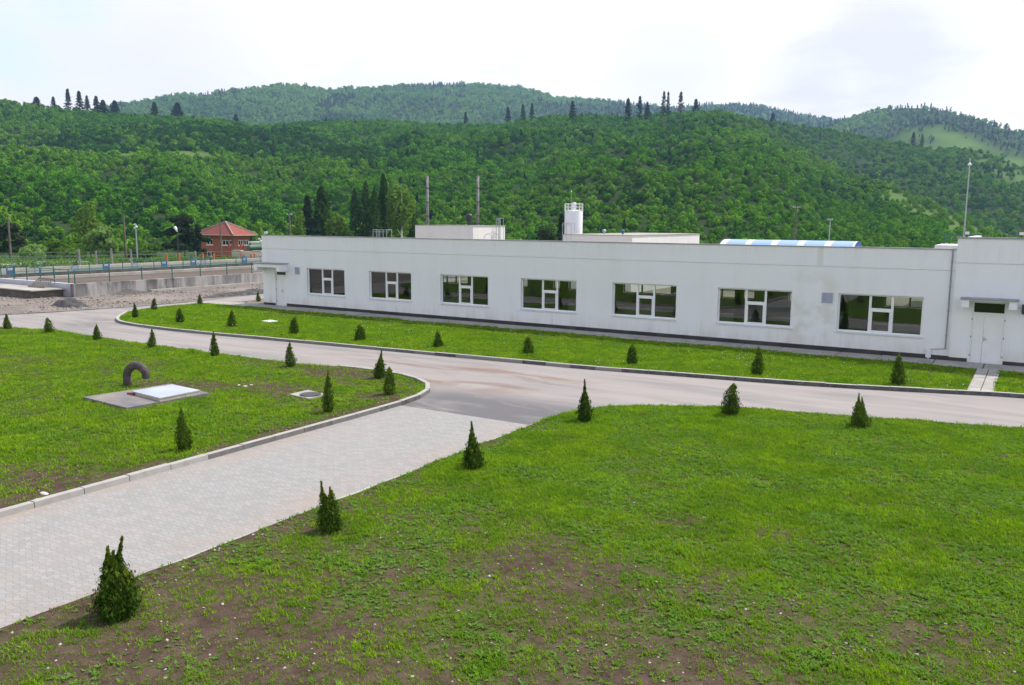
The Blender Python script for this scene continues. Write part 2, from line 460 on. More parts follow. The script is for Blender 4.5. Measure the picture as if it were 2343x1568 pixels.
# ------------------------------------------------------------------ mesh building
class MB:
    def __init__(self):
        self.v = []; self.f = []; self.tone = []

    def quadv(self, *p, tone=None):
        n = len(self.v); self.v += [tuple(q) for q in p]; self.f.append(tuple(range(n, n + len(p)))); self.tone.append(.5 if tone is None else tone)

    def box(self, x0, x1, y0, y1, z0, z1, tone=None):
        n = len(self.v)
        self.v += [(x0, y0, z0), (x1, y0, z0), (x1, y1, z0), (x0, y1, z0), (x0, y0, z1), (x1, y0, z1), (x1, y1, z1), (x0, y1, z1)]
        for q in ((3, 2, 1, 0), (4, 5, 6, 7), (0, 1, 5, 4), (1, 2, 6, 5), (2, 3, 7, 6), (3, 0, 4, 7)):
            self.f.append(tuple(n + i for i in q)); self.tone.append(.5 if tone is None else tone)

    def obox(self, p, q, w, z0, z1, tones=(.5, .5, .5), side=0.5):
        """box along p->q (plan), width w; side 0..1 how much of it lies to the left of the line; tones: right face, left face, top"""
        p = np.array(p, float); q = np.array(q, float); d = q - p; d /= np.linalg.norm(d); nrm = np.array([-d[1], d[0]])
        a = p - nrm * w * (1 - side); b = q - nrm * w * (1 - side); c = q + nrm * w * side; e = p + nrm * w * side
        n = len(self.v)
        for z in (z0, z1):
            for t in (a, b, c, e): self.v.append((t[0], t[1], z))
        for k, qd in enumerate(((3, 2, 1, 0), (4, 5, 6, 7), (0, 1, 5, 4), (1, 2, 6, 5), (2, 3, 7, 6), (3, 0, 4, 7))):
            self.f.append(tuple(n + i for i in qd)); self.tone.append((.3, tones[2], tones[0], .3, tones[1], .3)[k])

    def tube(self, p, q, r0, r1=None, n=8, cap=True):
        r1 = r0 if r1 is None else r1
        p = Vector(p); q = Vector(q); d = (q - p).normalized()
        u = d.orthogonal().normalized(); w = d.cross(u); s = len(self.v)
        for c, r in ((p, r0), (q, r1)):
            for i in range(n):
                a = 2 * math.pi * i / n
                self.v.append(tuple(c + u * math.cos(a) * r + w * math.sin(a) * r))
        for i in range(n):
            j = (i + 1) % n
            self.f.append((s + i, s + j, s + n + j, s + n + i)); self.tone.append(.5)
        if cap:
            self.f.append(tuple(s + i for i in reversed(range(n)))); self.f.append(tuple(s + n + i for i in range(n))); self.tone += [.5, .5]

    def path(self, pts, r, n=10, cap=True):
        pts = [Vector(p) for p in pts]; s = len(self.v)
        u = None
        rs = r if hasattr(r, '__len__') else [r] * len(pts)
        for k, p in enumerate(pts):
            d = (pts[min(k + 1, len(pts) - 1)] - pts[max(k - 1, 0)]).normalized()
            u = d.orthogonal().normalized() if u is None else (u - d * u.dot(d)).normalized()
            w = d.cross(u)
            for i in range(n):
                a = 2 * math.pi * i / n
                self.v.append(tuple(p + u * math.cos(a) * rs[k] + w * math.sin(a) * rs[k]))
        for k in range(len(pts) - 1):
            for i in range(n):
                j = (i + 1) % n
                self.f.append((s + k * n + i, s + k * n + j, s + (k + 1) * n + j, s + (k + 1) * n + i)); self.tone.append(.5)
        if cap:
            self.f.append(tuple(s + i for i in reversed(range(n)))); e = s + (len(pts) - 1) * n
            self.f.append(tuple(e + i for i in range(n))); self.tone += [.5, .5]

    def lathe(self, c, prof, n=24):
        s = len(self.v)
        for r, z in prof:
            for i in range(n):
                a = 2 * math.pi * i / n
                self.v.append((c[0] + r * math.cos(a), c[1] + r * math.sin(a), c[2] + z))
        for k in range(len(prof) - 1):
            for i in range(n):
                j = (i + 1) % n
                self.f.append((s + k * n + i, s + k * n + j, s + (k + 1) * n + j, s + (k + 1) * n + i)); self.tone.append(.5)

    def build(self, name, mat, parent=None, smooth=False, bevel=0):
        o_ = origin(parent)
        me = bpy.data.meshes.new(name)
        v = [(a - o_[0], b - o_[1], c - o_[2]) for a, b, c in self.v]
        me.from_pydata(v, [], self.f)
        at = me.attributes.new('tone', 'FLOAT', 'FACE'); at.data.foreach_set('value', np.array(self.tone, np.float32))
        me.materials.append(mat); me.update()
        if smooth:
            me.shade_smooth()
        o = bpy.data.objects.new(name, me); COL.objects.link(o)
        if parent is not None: o.parent = parent
        if bevel:
            b = o.modifiers.new('Bevel', 'BEVEL'); b.width = bevel; b.segments = 2; b.limit_method = 'ANGLE'
        return o


def origin(p):
    o = Vector((0, 0, 0))
    while p is not None:
        o += p.location; p = p.parent
    return o


def thing(name, loc, label, cat, group=None):
    o = bpy.data.objects.new(name, None); o.empty_display_size = .3; COL.objects.link(o); o.location = loc
    return tag(o, label, cat, group)


def tag(o, label=None, cat=None, group=None, kind=None):
    if label: o['label'] = label
    if cat: o['category'] = cat
    if group: o['group'] = group
    if kind: o['kind'] = kind
    return o


def copy_tree(o, parent=None):
    c = o.copy(); COL.objects.link(c)
    if parent is not None: c.parent = parent
    for ch in [x for x in bpy.data.objects if x.parent is o]: copy_tree(ch, c)
    return c


def raw_mesh(name, v, f, mat, tone=None, link=True, parent=None):
    """v (n,3), f (m,k) arrays"""
    me = bpy.data.meshes.new(name)
    v = np.asarray(v, np.float32); f = np.asarray(f, np.int32); k = f.shape[1]
    me.vertices.add(len(v)); me.vertices.foreach_set('co', v.ravel())
    me.loops.add(f.size); me.loops.foreach_set('vertex_index', f.ravel())
    me.polygons.add(len(f)); me.polygons.foreach_set('loop_start', np.arange(0, f.size, k, dtype=np.int32))
    me.update(calc_edges=True)
    if tone is not None:
        at = me.attributes.new('tone', 'FLOAT', 'FACE'); at.data.foreach_set('value', np.asarray(tone, np.float32))
    me.materials.append(mat)
    o = bpy.data.objects.new(name, me)
    if link: COL.objects.link(o)
    if parent is not None: o.parent = parent
    return o


def leaf_quads(c, nrm, sx, sy, rg, up=None):
    """one bent-free leaf quad per centre c with normal nrm; sx, sy half sizes"""
    n = len(c); nrm = nrm / np.linalg.norm(nrm, axis=1, keepdims=True)
    ref = rg.normal(size=(n, 3)) if up is None else up
    u = np.cross(nrm, ref); u /= np.linalg.norm(u, axis=1, keepdims=True) + 1e-9
    w = np.cross(nrm, u)
    sx = np.broadcast_to(np.asarray(sx, float), (n,))[:, None]; sy = np.broadcast_to(np.asarray(sy, float), (n,))[:, None]
    v = np.stack([c - w * sy, c + u * sx - w * sy * .1, c + w * sy, c - u * sx - w * sy * .1], 1).reshape(-1, 3)
    f = np.arange(4 * n).reshape(n, 4)
    return v, f


# ------------------------------------------------------------------ scatter (for what nobody could count)
def scatter(name, protos, pts, rot, scl, idx, label=None, cat=None):
    me = bpy.data.meshes.new(name); n = len(pts)
    me.vertices.add(n); me.vertices.foreach_set('co', np.asarray(pts, np.float32).ravel())
    for nm, tp, arr in (('rot', 'FLOAT_VECTOR', rot), ('scl', 'FLOAT_VECTOR', scl)):
        a = me.attributes.new(nm, tp, 'POINT'); a.data.foreach_set('vector', np.asarray(arr, np.float32).ravel())
    o = bpy.data.objects.new(name, me); COL.objects.link(o)
    a = me.attributes.new('idx', 'INT', 'POINT'); a.data.foreach_set('value', np.asarray(idx, np.int32))
    ng = bpy.data.node_groups.new(name + '_nodes', 'GeometryNodeTree')
    ng.interface.new_socket('Geometry', in_out='INPUT', socket_type='NodeSocketGeometry')
    ng.interface.new_socket('Geometry', in_out='OUTPUT', socket_type='NodeSocketGeometry')
    gi = ng.nodes.new('NodeGroupInput'); go = ng.nodes.new('NodeGroupOutput')
    jn = ng.nodes.new('GeometryNodeJoinGeometry')
    for p in reversed(protos):
        oi = ng.nodes.new('GeometryNodeObjectInfo'); oi.inputs['Object'].default_value = p; oi.inputs['As Instance'].default_value = True
        ng.links.new(oi.outputs['Geometry'], jn.inputs[0])
    ip = ng.nodes.new('GeometryNodeInstanceOnPoints'); ip.inputs['Pick Instance'].default_value = True

    def na(nm, tp):
        q = ng.nodes.new('GeometryNodeInputNamedAttribute'); q.data_type = tp; q.inputs['Name'].default_value = nm
        return [s for s in q.outputs if s.enabled][0]
    ng.links.new(gi.outputs[0], ip.inputs['Points']); ng.links.new(jn.outputs[0], ip.inputs['Instance'])
    ng.links.new(na('idx', 'INT'), ip.inputs['Instance Index'])
    ng.links.new(na('rot', 'FLOAT_VECTOR'), ip.inputs['Rotation'])
    ng.links.new(na('scl', 'FLOAT_VECTOR'), ip.inputs['Scale'])
    ng.links.new(ip.outputs[0], go.inputs[0])
    md = o.modifiers.new('Scatter', 'NODES'); md.node_group = ng
    tag(o, label, cat, kind='stuff')
    return o


def inside(poly, x, y):
    poly = np.asarray(poly); r = np.zeros(len(x), bool); j = len(poly) - 1
    for i in range(len(poly)):
        xi, yi = poly[i]; xj, yj = poly[j]
        with np.errstate(divide='ignore', invalid='ignore'):
            c = ((yi > y) != (yj > y)) & (x < (xj - xi) * (y - yi) / (yj - yi) + xi)
        r ^= c; j = i
    return r


def dens(line, step=.5):
    out = []
    for a, b in zip(line[:-1], line[1:]):
        n = max(1, int(math.dist(a, b) / step))
        for k in range(n): out.append((a[0] + (b[0] - a[0]) * k / n, a[1] + (b[1] - a[1]) * k / n))
    out.append(line[-1]); return out


def smoothline(pts, it=2):
    for _ in range(it):
        o = [pts[0]]
        for a, b in zip(pts[:-1], pts[1:]):
            o.append((a[0] * .75 + b[0] * .25, a[1] * .75 + b[1] * .25)); o.append((a[0] * .25 + b[0] * .75, a[1] * .25 + b[1] * .75))
        o.append(pts[-1]); pts = o
    return pts


# ------------------------------------------------------------------ camera
cam = bpy.data.cameras.new('camera'); co = bpy.data.objects.new('camera', cam); COL.objects.link(co)
cam.sensor_fit = 'HORIZONTAL'; cam.sensor_width = 36; cam.lens = FL / IW * 36; cam.clip_start = .1; cam.clip_end = 9000
mat = Matrix(((RC[0, 0], -RC[1, 0], -RC[2, 0], 0), (RC[0, 1], -RC[1, 1], -RC[2, 1], 0), (RC[0, 2], -RC[1, 2], -RC[2, 2], EYE), (0, 0, 0, 1)))
co.matrix_world = mat
SC.camera = co

# ------------------------------------------------------------------ light
SUN_EL, SUN_AZ = R_(54), R_(28)
sd = Vector((math.cos(SUN_EL) * math.sin(SUN_AZ), math.cos(SUN_EL) * math.cos(SUN_AZ), math.sin(SUN_EL)))
sl = bpy.data.lights.new('sun', 'SUN'); sl.energy = 4.1; sl.angle = R_(1.2); sl.color = (1, .95, .86)
so = bpy.data.objects.new('sun', sl); COL.objects.link(so); so.rotation_euler = sd.to_track_quat('Z', 'Y').to_euler(); so.location = (0, 0, 60)

wd = bpy.data.worlds.new('World'); SC.world = wd; wd.use_nodes = True
nt = wd.node_tree; nt.nodes.clear()
wo = nt.nodes.new('ShaderNodeOutputWorld'); bg = nt.nodes.new('ShaderNodeBackground'); bg.inputs[1].default_value = .1
sk = nt.nodes.new('ShaderNodeTexSky'); sk.sky_type = 'NISHITA'; sk.sun_disc = False; sk.sun_elevation = SUN_EL; sk.sun_rotation = SUN_AZ
sk.air_density = 1.0; sk.dust_density = 1.5
tc = nt.nodes.new('ShaderNodeTexCoord'); sx = nt.nodes.new('ShaderNodeSeparateXYZ'); L(nt, tc.outputs['Generated'], sx.inputs[0])
den = math_(nt, 'ADD', math_(nt, 'MAXIMUM', sx.outputs[2], 0.0), .16)
cbn = nt.nodes.new('ShaderNodeCombineXYZ')
L(nt, math_(nt, 'DIVIDE', sx.outputs[0], den), cbn.inputs[0]); L(nt, math_(nt, 'DIVIDE', sx.outputs[1], den), cbn.inputs[1])
cn = noise(nt, cbn.outputs[0], 1.1, 8, .58, .25)
cn2 = noise(nt, cbn.outputs[0], 2.6, 7, .6, .3)


def blob(px, py, rad, soft):
    """how close the view direction is to a fixed direction of the sky, broken up by the cloud noise"""
    d = ray(px, py); d = d / np.linalg.norm(d)
    v = nt.nodes.new('ShaderNodeVectorMath'); v.operation = 'DOT_PRODUCT'; L(nt, tc.outputs['Generated'], v.inputs[0]); v.inputs[1].default_value = tuple(d)
    a = math_(nt, 'ARCCOSINE', v.outputs['Value'])
    a = math_(nt, 'ADD', a, math_(nt, 'MULTIPLY', math_(nt, 'SUBTRACT', cn2, .5), soft * 2.2))
    m = nt.nodes.new('ShaderNodeMapRange'); m.interpolation_type = 'SMOOTHSTEP'; L(nt, a, m.inputs[0])
    m.inputs[1].default_value = rad - soft * .5; m.inputs[2].default_value = rad + soft; m.inputs[3].default_value = 1; m.inputs[4].default_value = 0
    return m.outputs[0]


gap = math_(nt, 'MAXIMUM', blob(10, 105, .022, .05), blob(150, -10, .02, .06))
gap = math_(nt, 'MAXIMUM', gap, math_(nt, 'MULTIPLY', blob(1290, 5, .02, .05), .25))
gap2 = math_(nt, 'MULTIPLY', ramp(nt, cn, .60, .74), .12)
gap = math_(nt, 'MAXIMUM', math_(nt, 'MULTIPLY', gap, .62), gap2)
hi = nt.nodes.new('ShaderNodeMapRange'); hi.interpolation_type = 'SMOOTHSTEP'; L(nt, sx.outputs[2], hi.inputs[0]); hi.inputs[1].default_value = .42; hi.inputs[2].default_value = .66
over = math_(nt, 'MULTIPLY', hi.outputs[0], ramp(nt, cn, .36, .54))     # open blue sky between the clouds overhead
grey = math_(nt, 'MAXIMUM', blob(1880, 190, .035, .06), blob(2030, 120, .05, .07))
grey = math_(nt, 'MAXIMUM', grey, math_(nt, 'MULTIPLY', blob(250, 110, .12, .10), .55))
grey = math_(nt, 'MAXIMUM', grey, math_(nt, 'MULTIPLY', blob(1530, 150, .05, .06), .5))
cloud = mixc(nt, grey, (10.8, 10.4, 10.1), (7.9, 7.6, 7.75))
cloud = mixc(nt, math_(nt, 'MULTIPLY', ramp(nt, cn2, .42, .62), .5), cloud, (8.5, 8.25, 8.25))
blue = mixc(nt, .55, mixc(nt, 1.0, sk.outputs[0], (1.5, 1.5, 1.5), 'MULTIPLY'), (9.5, 11.3, 12.2))
skyc = mixc(nt, over, mixc(nt, gap, cloud, blue), mixc(nt, 1.0, sk.outputs[0], (1.85, 1.85, 2.0), 'MULTIPLY'))
L(nt, skyc, bg.inputs[0]); L(nt, bg.outputs[0], wo.inputs[0])

SC.view_settings.view_transform = 'Standard'; SC.view_settings.look = 'None'; SC.view_settings.gamma = 1; SC.view_settings.exposure = .32
SC.render.engine = 'CYCLES'
SC.cycles.max_bounces = 8; SC.cycles.transparent_max_bounces = 12; SC.cycles.volume_bounces = 0
SC.cycles.use_denoising = True

# ------------------------------------------------------------------ terrain
def prof(rows):
    r = sorted((aze(px, py)[0], aze(px, py)[1], R) for px, py, R in rows)
    return np.array(r).T


CAN = 3.2   # height of the canopy over the ground
BASEZ = -3.2
P_BACK = prof([(0, 228, 830), (60, 232, 830), (150, 243, 825), (260, 255, 820), (340, 257, 815), (430, 262, 810), (520, 272, 800), (580, 283, 800),
               (640, 280, 800), (750, 272, 800), (850, 270, 790), (950, 277, 780), (1060, 282, 780), (1130, 282, 770), (1200, 270, 760), (1310, 257, 760),
               (1380, 262, 760), (1440, 265, 760), (1520, 255, 760), (1600, 252, 770), (1700, 262, 800), (1800, 277, 830), (1900, 292, 850), (2000, 311, 860),
               (2100, 330, 850), (2150, 334, 840), (2220, 335, 830), (2260, 342, 820), (2342, 378, 800)])
P_DOME = prof([(900, 470, 430), (1000, 430, 480), (1100, 395, 540), (1250, 335, 600), (1400, 290, 640), (1550, 262, 655), (1650, 254, 660), (1720, 272, 640),
               (1790, 310, 610), (1850, 342, 580), (1950, 385, 530), (2040, 412, 490), (2130, 455, 440), (2200, 485, 410), (2260, 515, 380), (2342, 540, 340)])
P_SPUR = prof([(0, 320, 470), (150, 328, 480), (300, 337, 490), (430, 343, 500), (560, 352, 500), (700, 385, 470), (850, 425, 430), (1000, 470, 380), (1200, 520, 320)])
P_MT = prof([(0, 300, 1700), (270, 237, 1750), (330, 227, 1800), (420, 214, 1850), (500, 206, 1900), (560, 197, 1900), (640, 192, 1900), (700, 194, 1900), (735, 201, 1900),
             (850, 198, 1900), (940, 191, 1950), (1000, 187, 1950), (1100, 189, 1950), (1180, 196, 1950), (1230, 205, 1950), (1270, 219, 1950), (1330, 223, 1950),
             (1420, 230, 1950), (1470, 237, 1950), (1530, 242, 2000), (1600, 238, 2050), (1660, 235, 2100), (1720, 236, 2100), (1780, 246, 2100), (1850, 263, 2100),
             (1900, 268, 2050), (1960, 272, 2000), (2100, 300, 1900), (2342, 330, 1800)])
P_MT2 = prof([(1780, 330, 1500), (1880, 286, 1500), (1930, 269, 1500), (2000, 249, 1500), (2060, 239, 1500), (2110, 238, 1500), (2170, 247, 1480), (2250, 269, 1450), (2300, 286, 1400), (2342, 296, 1400)])
P_MEAD = prof([(1960, 345, 1150), (2030, 322, 1180), (2060, 294, 1200), (2090, 282, 1200), (2150, 279, 1200), (2220, 297, 1180), (2290, 325, 1150), (2342, 346, 1120)])


def hill(P, phi, r, rb, zb, drop, pw=.92, can=CAN, fall=1.2):
    E = np.interp(phi, P[0], P[1]); Rr = np.interp(phi, P[0], P[2])
    edge = np.minimum(np.clip((phi - P[0, 0]) * fall * 8 + 1, 0, 1), np.clip((P[0, -1] - phi) * fall * 8 + 1, 0, 1))
    zt = (EYE + E * Rr - can)
    t = np.clip((r - rb) / (Rr - rb), 0, 1)
    z = zb + (zt - zb) * t ** pw
    z = np.where(r > Rr, zt - (r - Rr) * drop, z)
    return np.where(edge < 1, zb + (z - zb) * edge, z)


AZ0, AZ1 = P_BACK[0, 0], P_BACK[0, -1]


def terrain(phi, r):
    x = r * np.sin(phi); y = r * np.cos(phi)
    base = -.06 + (BASEZ + .06) * sstep(120, 165, r)
    a_l = aze(1250, 500)[0]; a_r = aze(1850, 500)[0]
    rb_back = 330 + 430 * sstep(a_l, a_r, phi)
    rb_back = rb_back + 250 * sstep(aze(500, 500)[0], aze(0, 500)[0], phi)
    rb_back = np.where(phi < aze(900, 500)[0], rb_back, rb_back)
    h1 = hill(P_BACK, phi, r, rb_back * .72, BASEZ, .35, 1.0, fall=.15)
    h2 = hill(P_DOME, phi, r, 225, BASEZ, .30, .85 + .45 * sstep(aze(1750, 400)[0], aze(1950, 400)[0], phi), fall=3)
    h3 = hill(P_SPUR, phi, r, 215, BASEZ, .10, 1.0, fall=.15)
    near = np.maximum(np.maximum(h1, h2), h3)
    w = sstep(230, 330, r) * (1 - sstep(640, 720, r))
    und = (fbm(x / 75, y / 75, 3, 3) - .5) * 15 + (fbm(x / 28, y / 28, 9, 2) - .5) * 6 + (np.abs(fbm(phi * 9 + r / 900, r / 420, 15, 3) - .5) * -2 + .3) * 20
    damp = (1 - .85 * np.exp(-((r - np.interp(phi, P_SPUR[0], P_SPUR[2])) / 55) ** 2) * (1 - sstep(aze(850, 400)[0], aze(1050, 400)[0], phi))) * \
           (1 - .6 * np.exp(-((r - np.interp(phi, P_DOME[0], P_DOME[2])) / 55) ** 2) * sstep(aze(1250, 400)[0], aze(1450, 400)[0], phi))
    near = near + und * w * damp * sstep(0, 40, near - BASEZ)
    m1 = hill(P_MT, phi, r, 1000, BASEZ - 2, .3, 1.0, 6, fall=.15)
    m2 = hill(P_MT2, phi, r, 950, BASEZ - 2, .3, .95, 6, fall=.6)
    m3 = hill(P_MEAD, phi, r, 900, BASEZ - 2, .10, .9, 1, fall=3)
    fw = sstep(1050, 1250, r) * (1 - sstep(1750, 1900, r))
    fu = (fbm(x / 170, y / 170, 5, 3) - .5) * 45
    return np.maximum(np.maximum(base, near), np.maximum(m1 + fu * fw, np.maximum(m2 + fu * fw * .5, m3)))


def polar_mesh(name, rs, mat):
    ph = np.concatenate([np.arange(-180, -80, 4), np.arange(-80, 16, .3), np.arange(16, 180, 4)]) * math.pi / 180
    A, Rr = np.meshgrid(ph, rs); Z = terrain(A, Rr)
    v = np.stack([Rr * np.sin(A), Rr * np.cos(A), Z], -1).reshape(-1, 3)
    n = len(ph); k = len(rs)
    i, j = np.meshgrid(np.arange(k - 1), np.arange(n), indexing='ij'); j2 = (j + 1) % n
    f = np.stack([i * n + j, (i + 1) * n + j, (i + 1) * n + j2, i * n + j2], -1).reshape(-1, 4)
    o = raw_mesh(name, v, f, mat); o.data.shade_smooth(); tag(o, kind='structure'); return o


rs_near = np.concatenate([np.arange(118, 300, 5), np.arange(300, 1001, 9)])
rs_far = np.concatenate([[rs_near[-1]], np.arange(1020, 2300, 22)])

# meadow on the valley floor shares the hill sheet: two materials by distance
m, nt_, out_ = _new('hill_ground')
g_ = N(nt_, 'ShaderNodeNewGeometry'); ln_ = N(nt_, 'ShaderNodeVectorMath', _operation='LENGTH'); L(nt_, g_.outputs['Position'], ln_.inputs[0])
nn_ = noise(nt_, posn(nt_), .03, 5, .6); n2_ = noise(nt_, posn(nt_), .5, 5, .7)
fl_ = mixc(nt_, ramp(nt_, nn_, .4, .6), (.016, .034, .009), (.032, .058, .014))
md_ = mixc(nt_, ramp(nt_, n2_, .35, .65), (.10, .155, .035), (.17, .19, .065))
mr_ = N(nt_, 'ShaderNodeMapRange'); L(nt_, ln_.outputs['Value'], mr_.inputs[0]); mr_.inputs[1].default_value = 205; mr_.inputs[2].default_value = 225
c_ = mixc(nt_, mr_.outputs[0], md_, fl_)
clr_ = N(nt_, 'ShaderNodeAttribute', _attribute_name='clearing')
c_ = mixc(nt_, clr_.outputs['Fac'], c_, mixc(nt_, n2_, (.06, .125, .024), (.135, .215, .045)))
bsdf(nt_, out_, c_, .95, .05); M['hill'] = m


def dline(P, phi, r):
    """distance (m) from the crest of a ridge"""
    return r - np.interp(phi, P[0], P[2])


def clearing(phi, r):
    x = r * np.sin(phi); y = r * np.cos(phi)
    c = 0.0
    # grassy flank of the right hand spur
    a0, a1, a2, a3 = aze(1900, 400)[0], aze(2040, 400)[0], aze(2230, 400)[0], aze(2300, 400)[0]
    m = sstep(a0, a1, phi) * (1 - sstep(a2, a3, phi))
    c = m * .70 * (1 - sstep(25, 70, np.abs(dline(P_DOME, phi, r) + 42)))
    # thin lane behind the left spur
    m = 1 - sstep(aze(420, 400)[0], aze(600, 400)[0], phi)
    c = np.maximum(c, .9 * m * (1 - sstep(14, 22, np.abs(dline(P_SPUR, phi, r) - 8))))
    # pale grass under the right hand mountain
    a0, a1 = aze(1960, 400)[0], aze(2030, 400)[0]
    m = sstep(a0, a1, phi) * (r > 900) * (r < np.interp(phi, P_MEAD[0], P_MEAD[2]) + 12)
    c = np.maximum(c, m * sstep(2, 45, np.interp(phi, P_MEAD[0], P_MEAD[2]) - r) * (.62 + 1.9 * (fbm(x / 45, y / 45, 21, 3) - .45)))
    # sunny top of the second right hand spur
    a0, a1 = aze(2180, 400)[0], aze(2260, 400)[0]
    m = sstep(a0, a1, phi) * (1 - sstep(5, 75, np.abs(dline(P_BACK, phi, r) + 40)))
    c = np.maximum(c, m * .75 * sstep(.35, .6, fbm(x / 30, y / 30, 23, 3)))
    return np.clip(c, 0, 1)


hills = polar_mesh('hills', rs_near, M['hill'])
mounts = polar_mesh('mountains', rs_far, M['hill'])
for o in (hills, mounts):
    n = len(o.data.vertices); c = np.empty(n * 3, np.float32); o.data.vertices.foreach_get('co', c); c = c.reshape(-1, 3)
    a = o.data.attributes.new('clearing', 'FLOAT', 'POINT')
    a.data.foreach_set('value', clearing(np.arctan2(c[:, 0], c[:, 1]), np.hypot(c[:, 0], c[:, 1])).astype(np.float32))


# ---- tree crown prototypes for the woods
def crown_proto(name, seed, n, mat, lobes=9, leaf=.20, tall=1.25, conifer=False):
    rg = np.random.default_rng(seed)
    if conifer:
        t = rg.random(n) ** .8; ang = rg.random(n) * 2 * math.pi
        rad = (1 - t) * .62 * (.75 + .35 * np.sin(t * 34)) + .03
        c = np.stack([np.cos(ang) * rad, np.sin(ang) * rad, t * 2.1 - .3], 1)
        nr = np.stack([np.cos(ang) * .6, np.sin(ang) * .6, np.full(n, .7)], 1) + rg.normal(size=(n, 3)) * .35
    else:
        lc = rg.normal(size=(lobes, 3)); lc /= np.linalg.norm(lc, axis=1, keepdims=True)
        lc *= (.35 + .3 * rg.random((lobes, 1))); lc[:, 2] = np.abs(lc[:, 2]) * tall * 1.1 - .15
        lr = .36 + .24 * rg.random(lobes)
        k = rg.integers(0, lobes, n); d = rg.normal(size=(n, 3)); d[:, 2] += .35; d /= np.linalg.norm(d, axis=1, keepdims=True)
        c = lc[k] + d * lr[k][:, None] * (.85 + .2 * rg.random((n, 1)))
        nr = d + rg.normal(size=(n, 3)) * .45
    s = leaf * (.7 + .6 * rg.random(n))
    v, f = leaf_quads(c, nr, s * .8, s, rg)
    return raw_mesh(name, v, f, mat, rg.random(n), link=False)


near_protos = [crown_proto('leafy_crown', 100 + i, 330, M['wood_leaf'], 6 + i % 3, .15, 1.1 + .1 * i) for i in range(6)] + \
              [crown_proto('sunlit_crown', 110 + i, 330, M['wood_sunlit'], 6 + i, .15, 1.1) for i in range(2)] + \
              [crown_proto('shaded_crown', 115 + i, 330, M['wood_shaded'], 6 + i, .15, 1.2) for i in range(2)] + \
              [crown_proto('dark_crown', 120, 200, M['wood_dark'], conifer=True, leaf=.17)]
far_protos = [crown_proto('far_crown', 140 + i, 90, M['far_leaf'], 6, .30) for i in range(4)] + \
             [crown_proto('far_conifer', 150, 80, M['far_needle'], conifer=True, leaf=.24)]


def visible_mask(phi, r, z, tol):
    """keep what is not buried deep behind a nearer ridge"""
    pg = np.arange(-80, 16, .25) * math.pi / 180; rg_ = np.concatenate([np.arange(150, 1000, 10), np.arange(1000, 2300, 25)])
    A, Q = np.meshgrid(pg, rg_, indexing='ij'); e = (terrain(A, Q) + np.where(Q > 210, 3, 0) - EYE) / Q
    run = np.maximum.accumulate(e, 1)
    ia = np.clip(((phi - pg[0]) / (pg[1] - pg[0])).round().astype(int), 0, len(pg) - 1); ir = np.clip(np.searchsorted(rg_, r) - 2, 0, len(rg_) - 1)
    return (z + 7 - EYE) / r > run[ia, ir] - tol


def sun_shade_mix(x, y, r, phi):
    """share of light and of deep green trees: random patches, plus sunlit crests and shaded hollows put into leaf colour"""
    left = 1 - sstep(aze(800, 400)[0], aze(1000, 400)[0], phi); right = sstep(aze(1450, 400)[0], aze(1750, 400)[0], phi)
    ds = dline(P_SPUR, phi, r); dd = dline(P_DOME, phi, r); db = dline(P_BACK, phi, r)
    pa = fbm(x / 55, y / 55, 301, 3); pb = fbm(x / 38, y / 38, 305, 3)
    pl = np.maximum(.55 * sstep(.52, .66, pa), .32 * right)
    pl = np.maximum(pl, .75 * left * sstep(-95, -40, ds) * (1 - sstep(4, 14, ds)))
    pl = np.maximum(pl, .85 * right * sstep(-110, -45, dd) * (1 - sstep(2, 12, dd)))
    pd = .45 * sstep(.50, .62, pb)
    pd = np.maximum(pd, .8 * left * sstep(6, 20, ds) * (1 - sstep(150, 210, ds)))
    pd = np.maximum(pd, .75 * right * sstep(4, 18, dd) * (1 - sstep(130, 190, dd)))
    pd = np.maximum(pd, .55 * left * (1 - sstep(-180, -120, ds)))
    return pl, np.minimum(pd, 1 - pl)


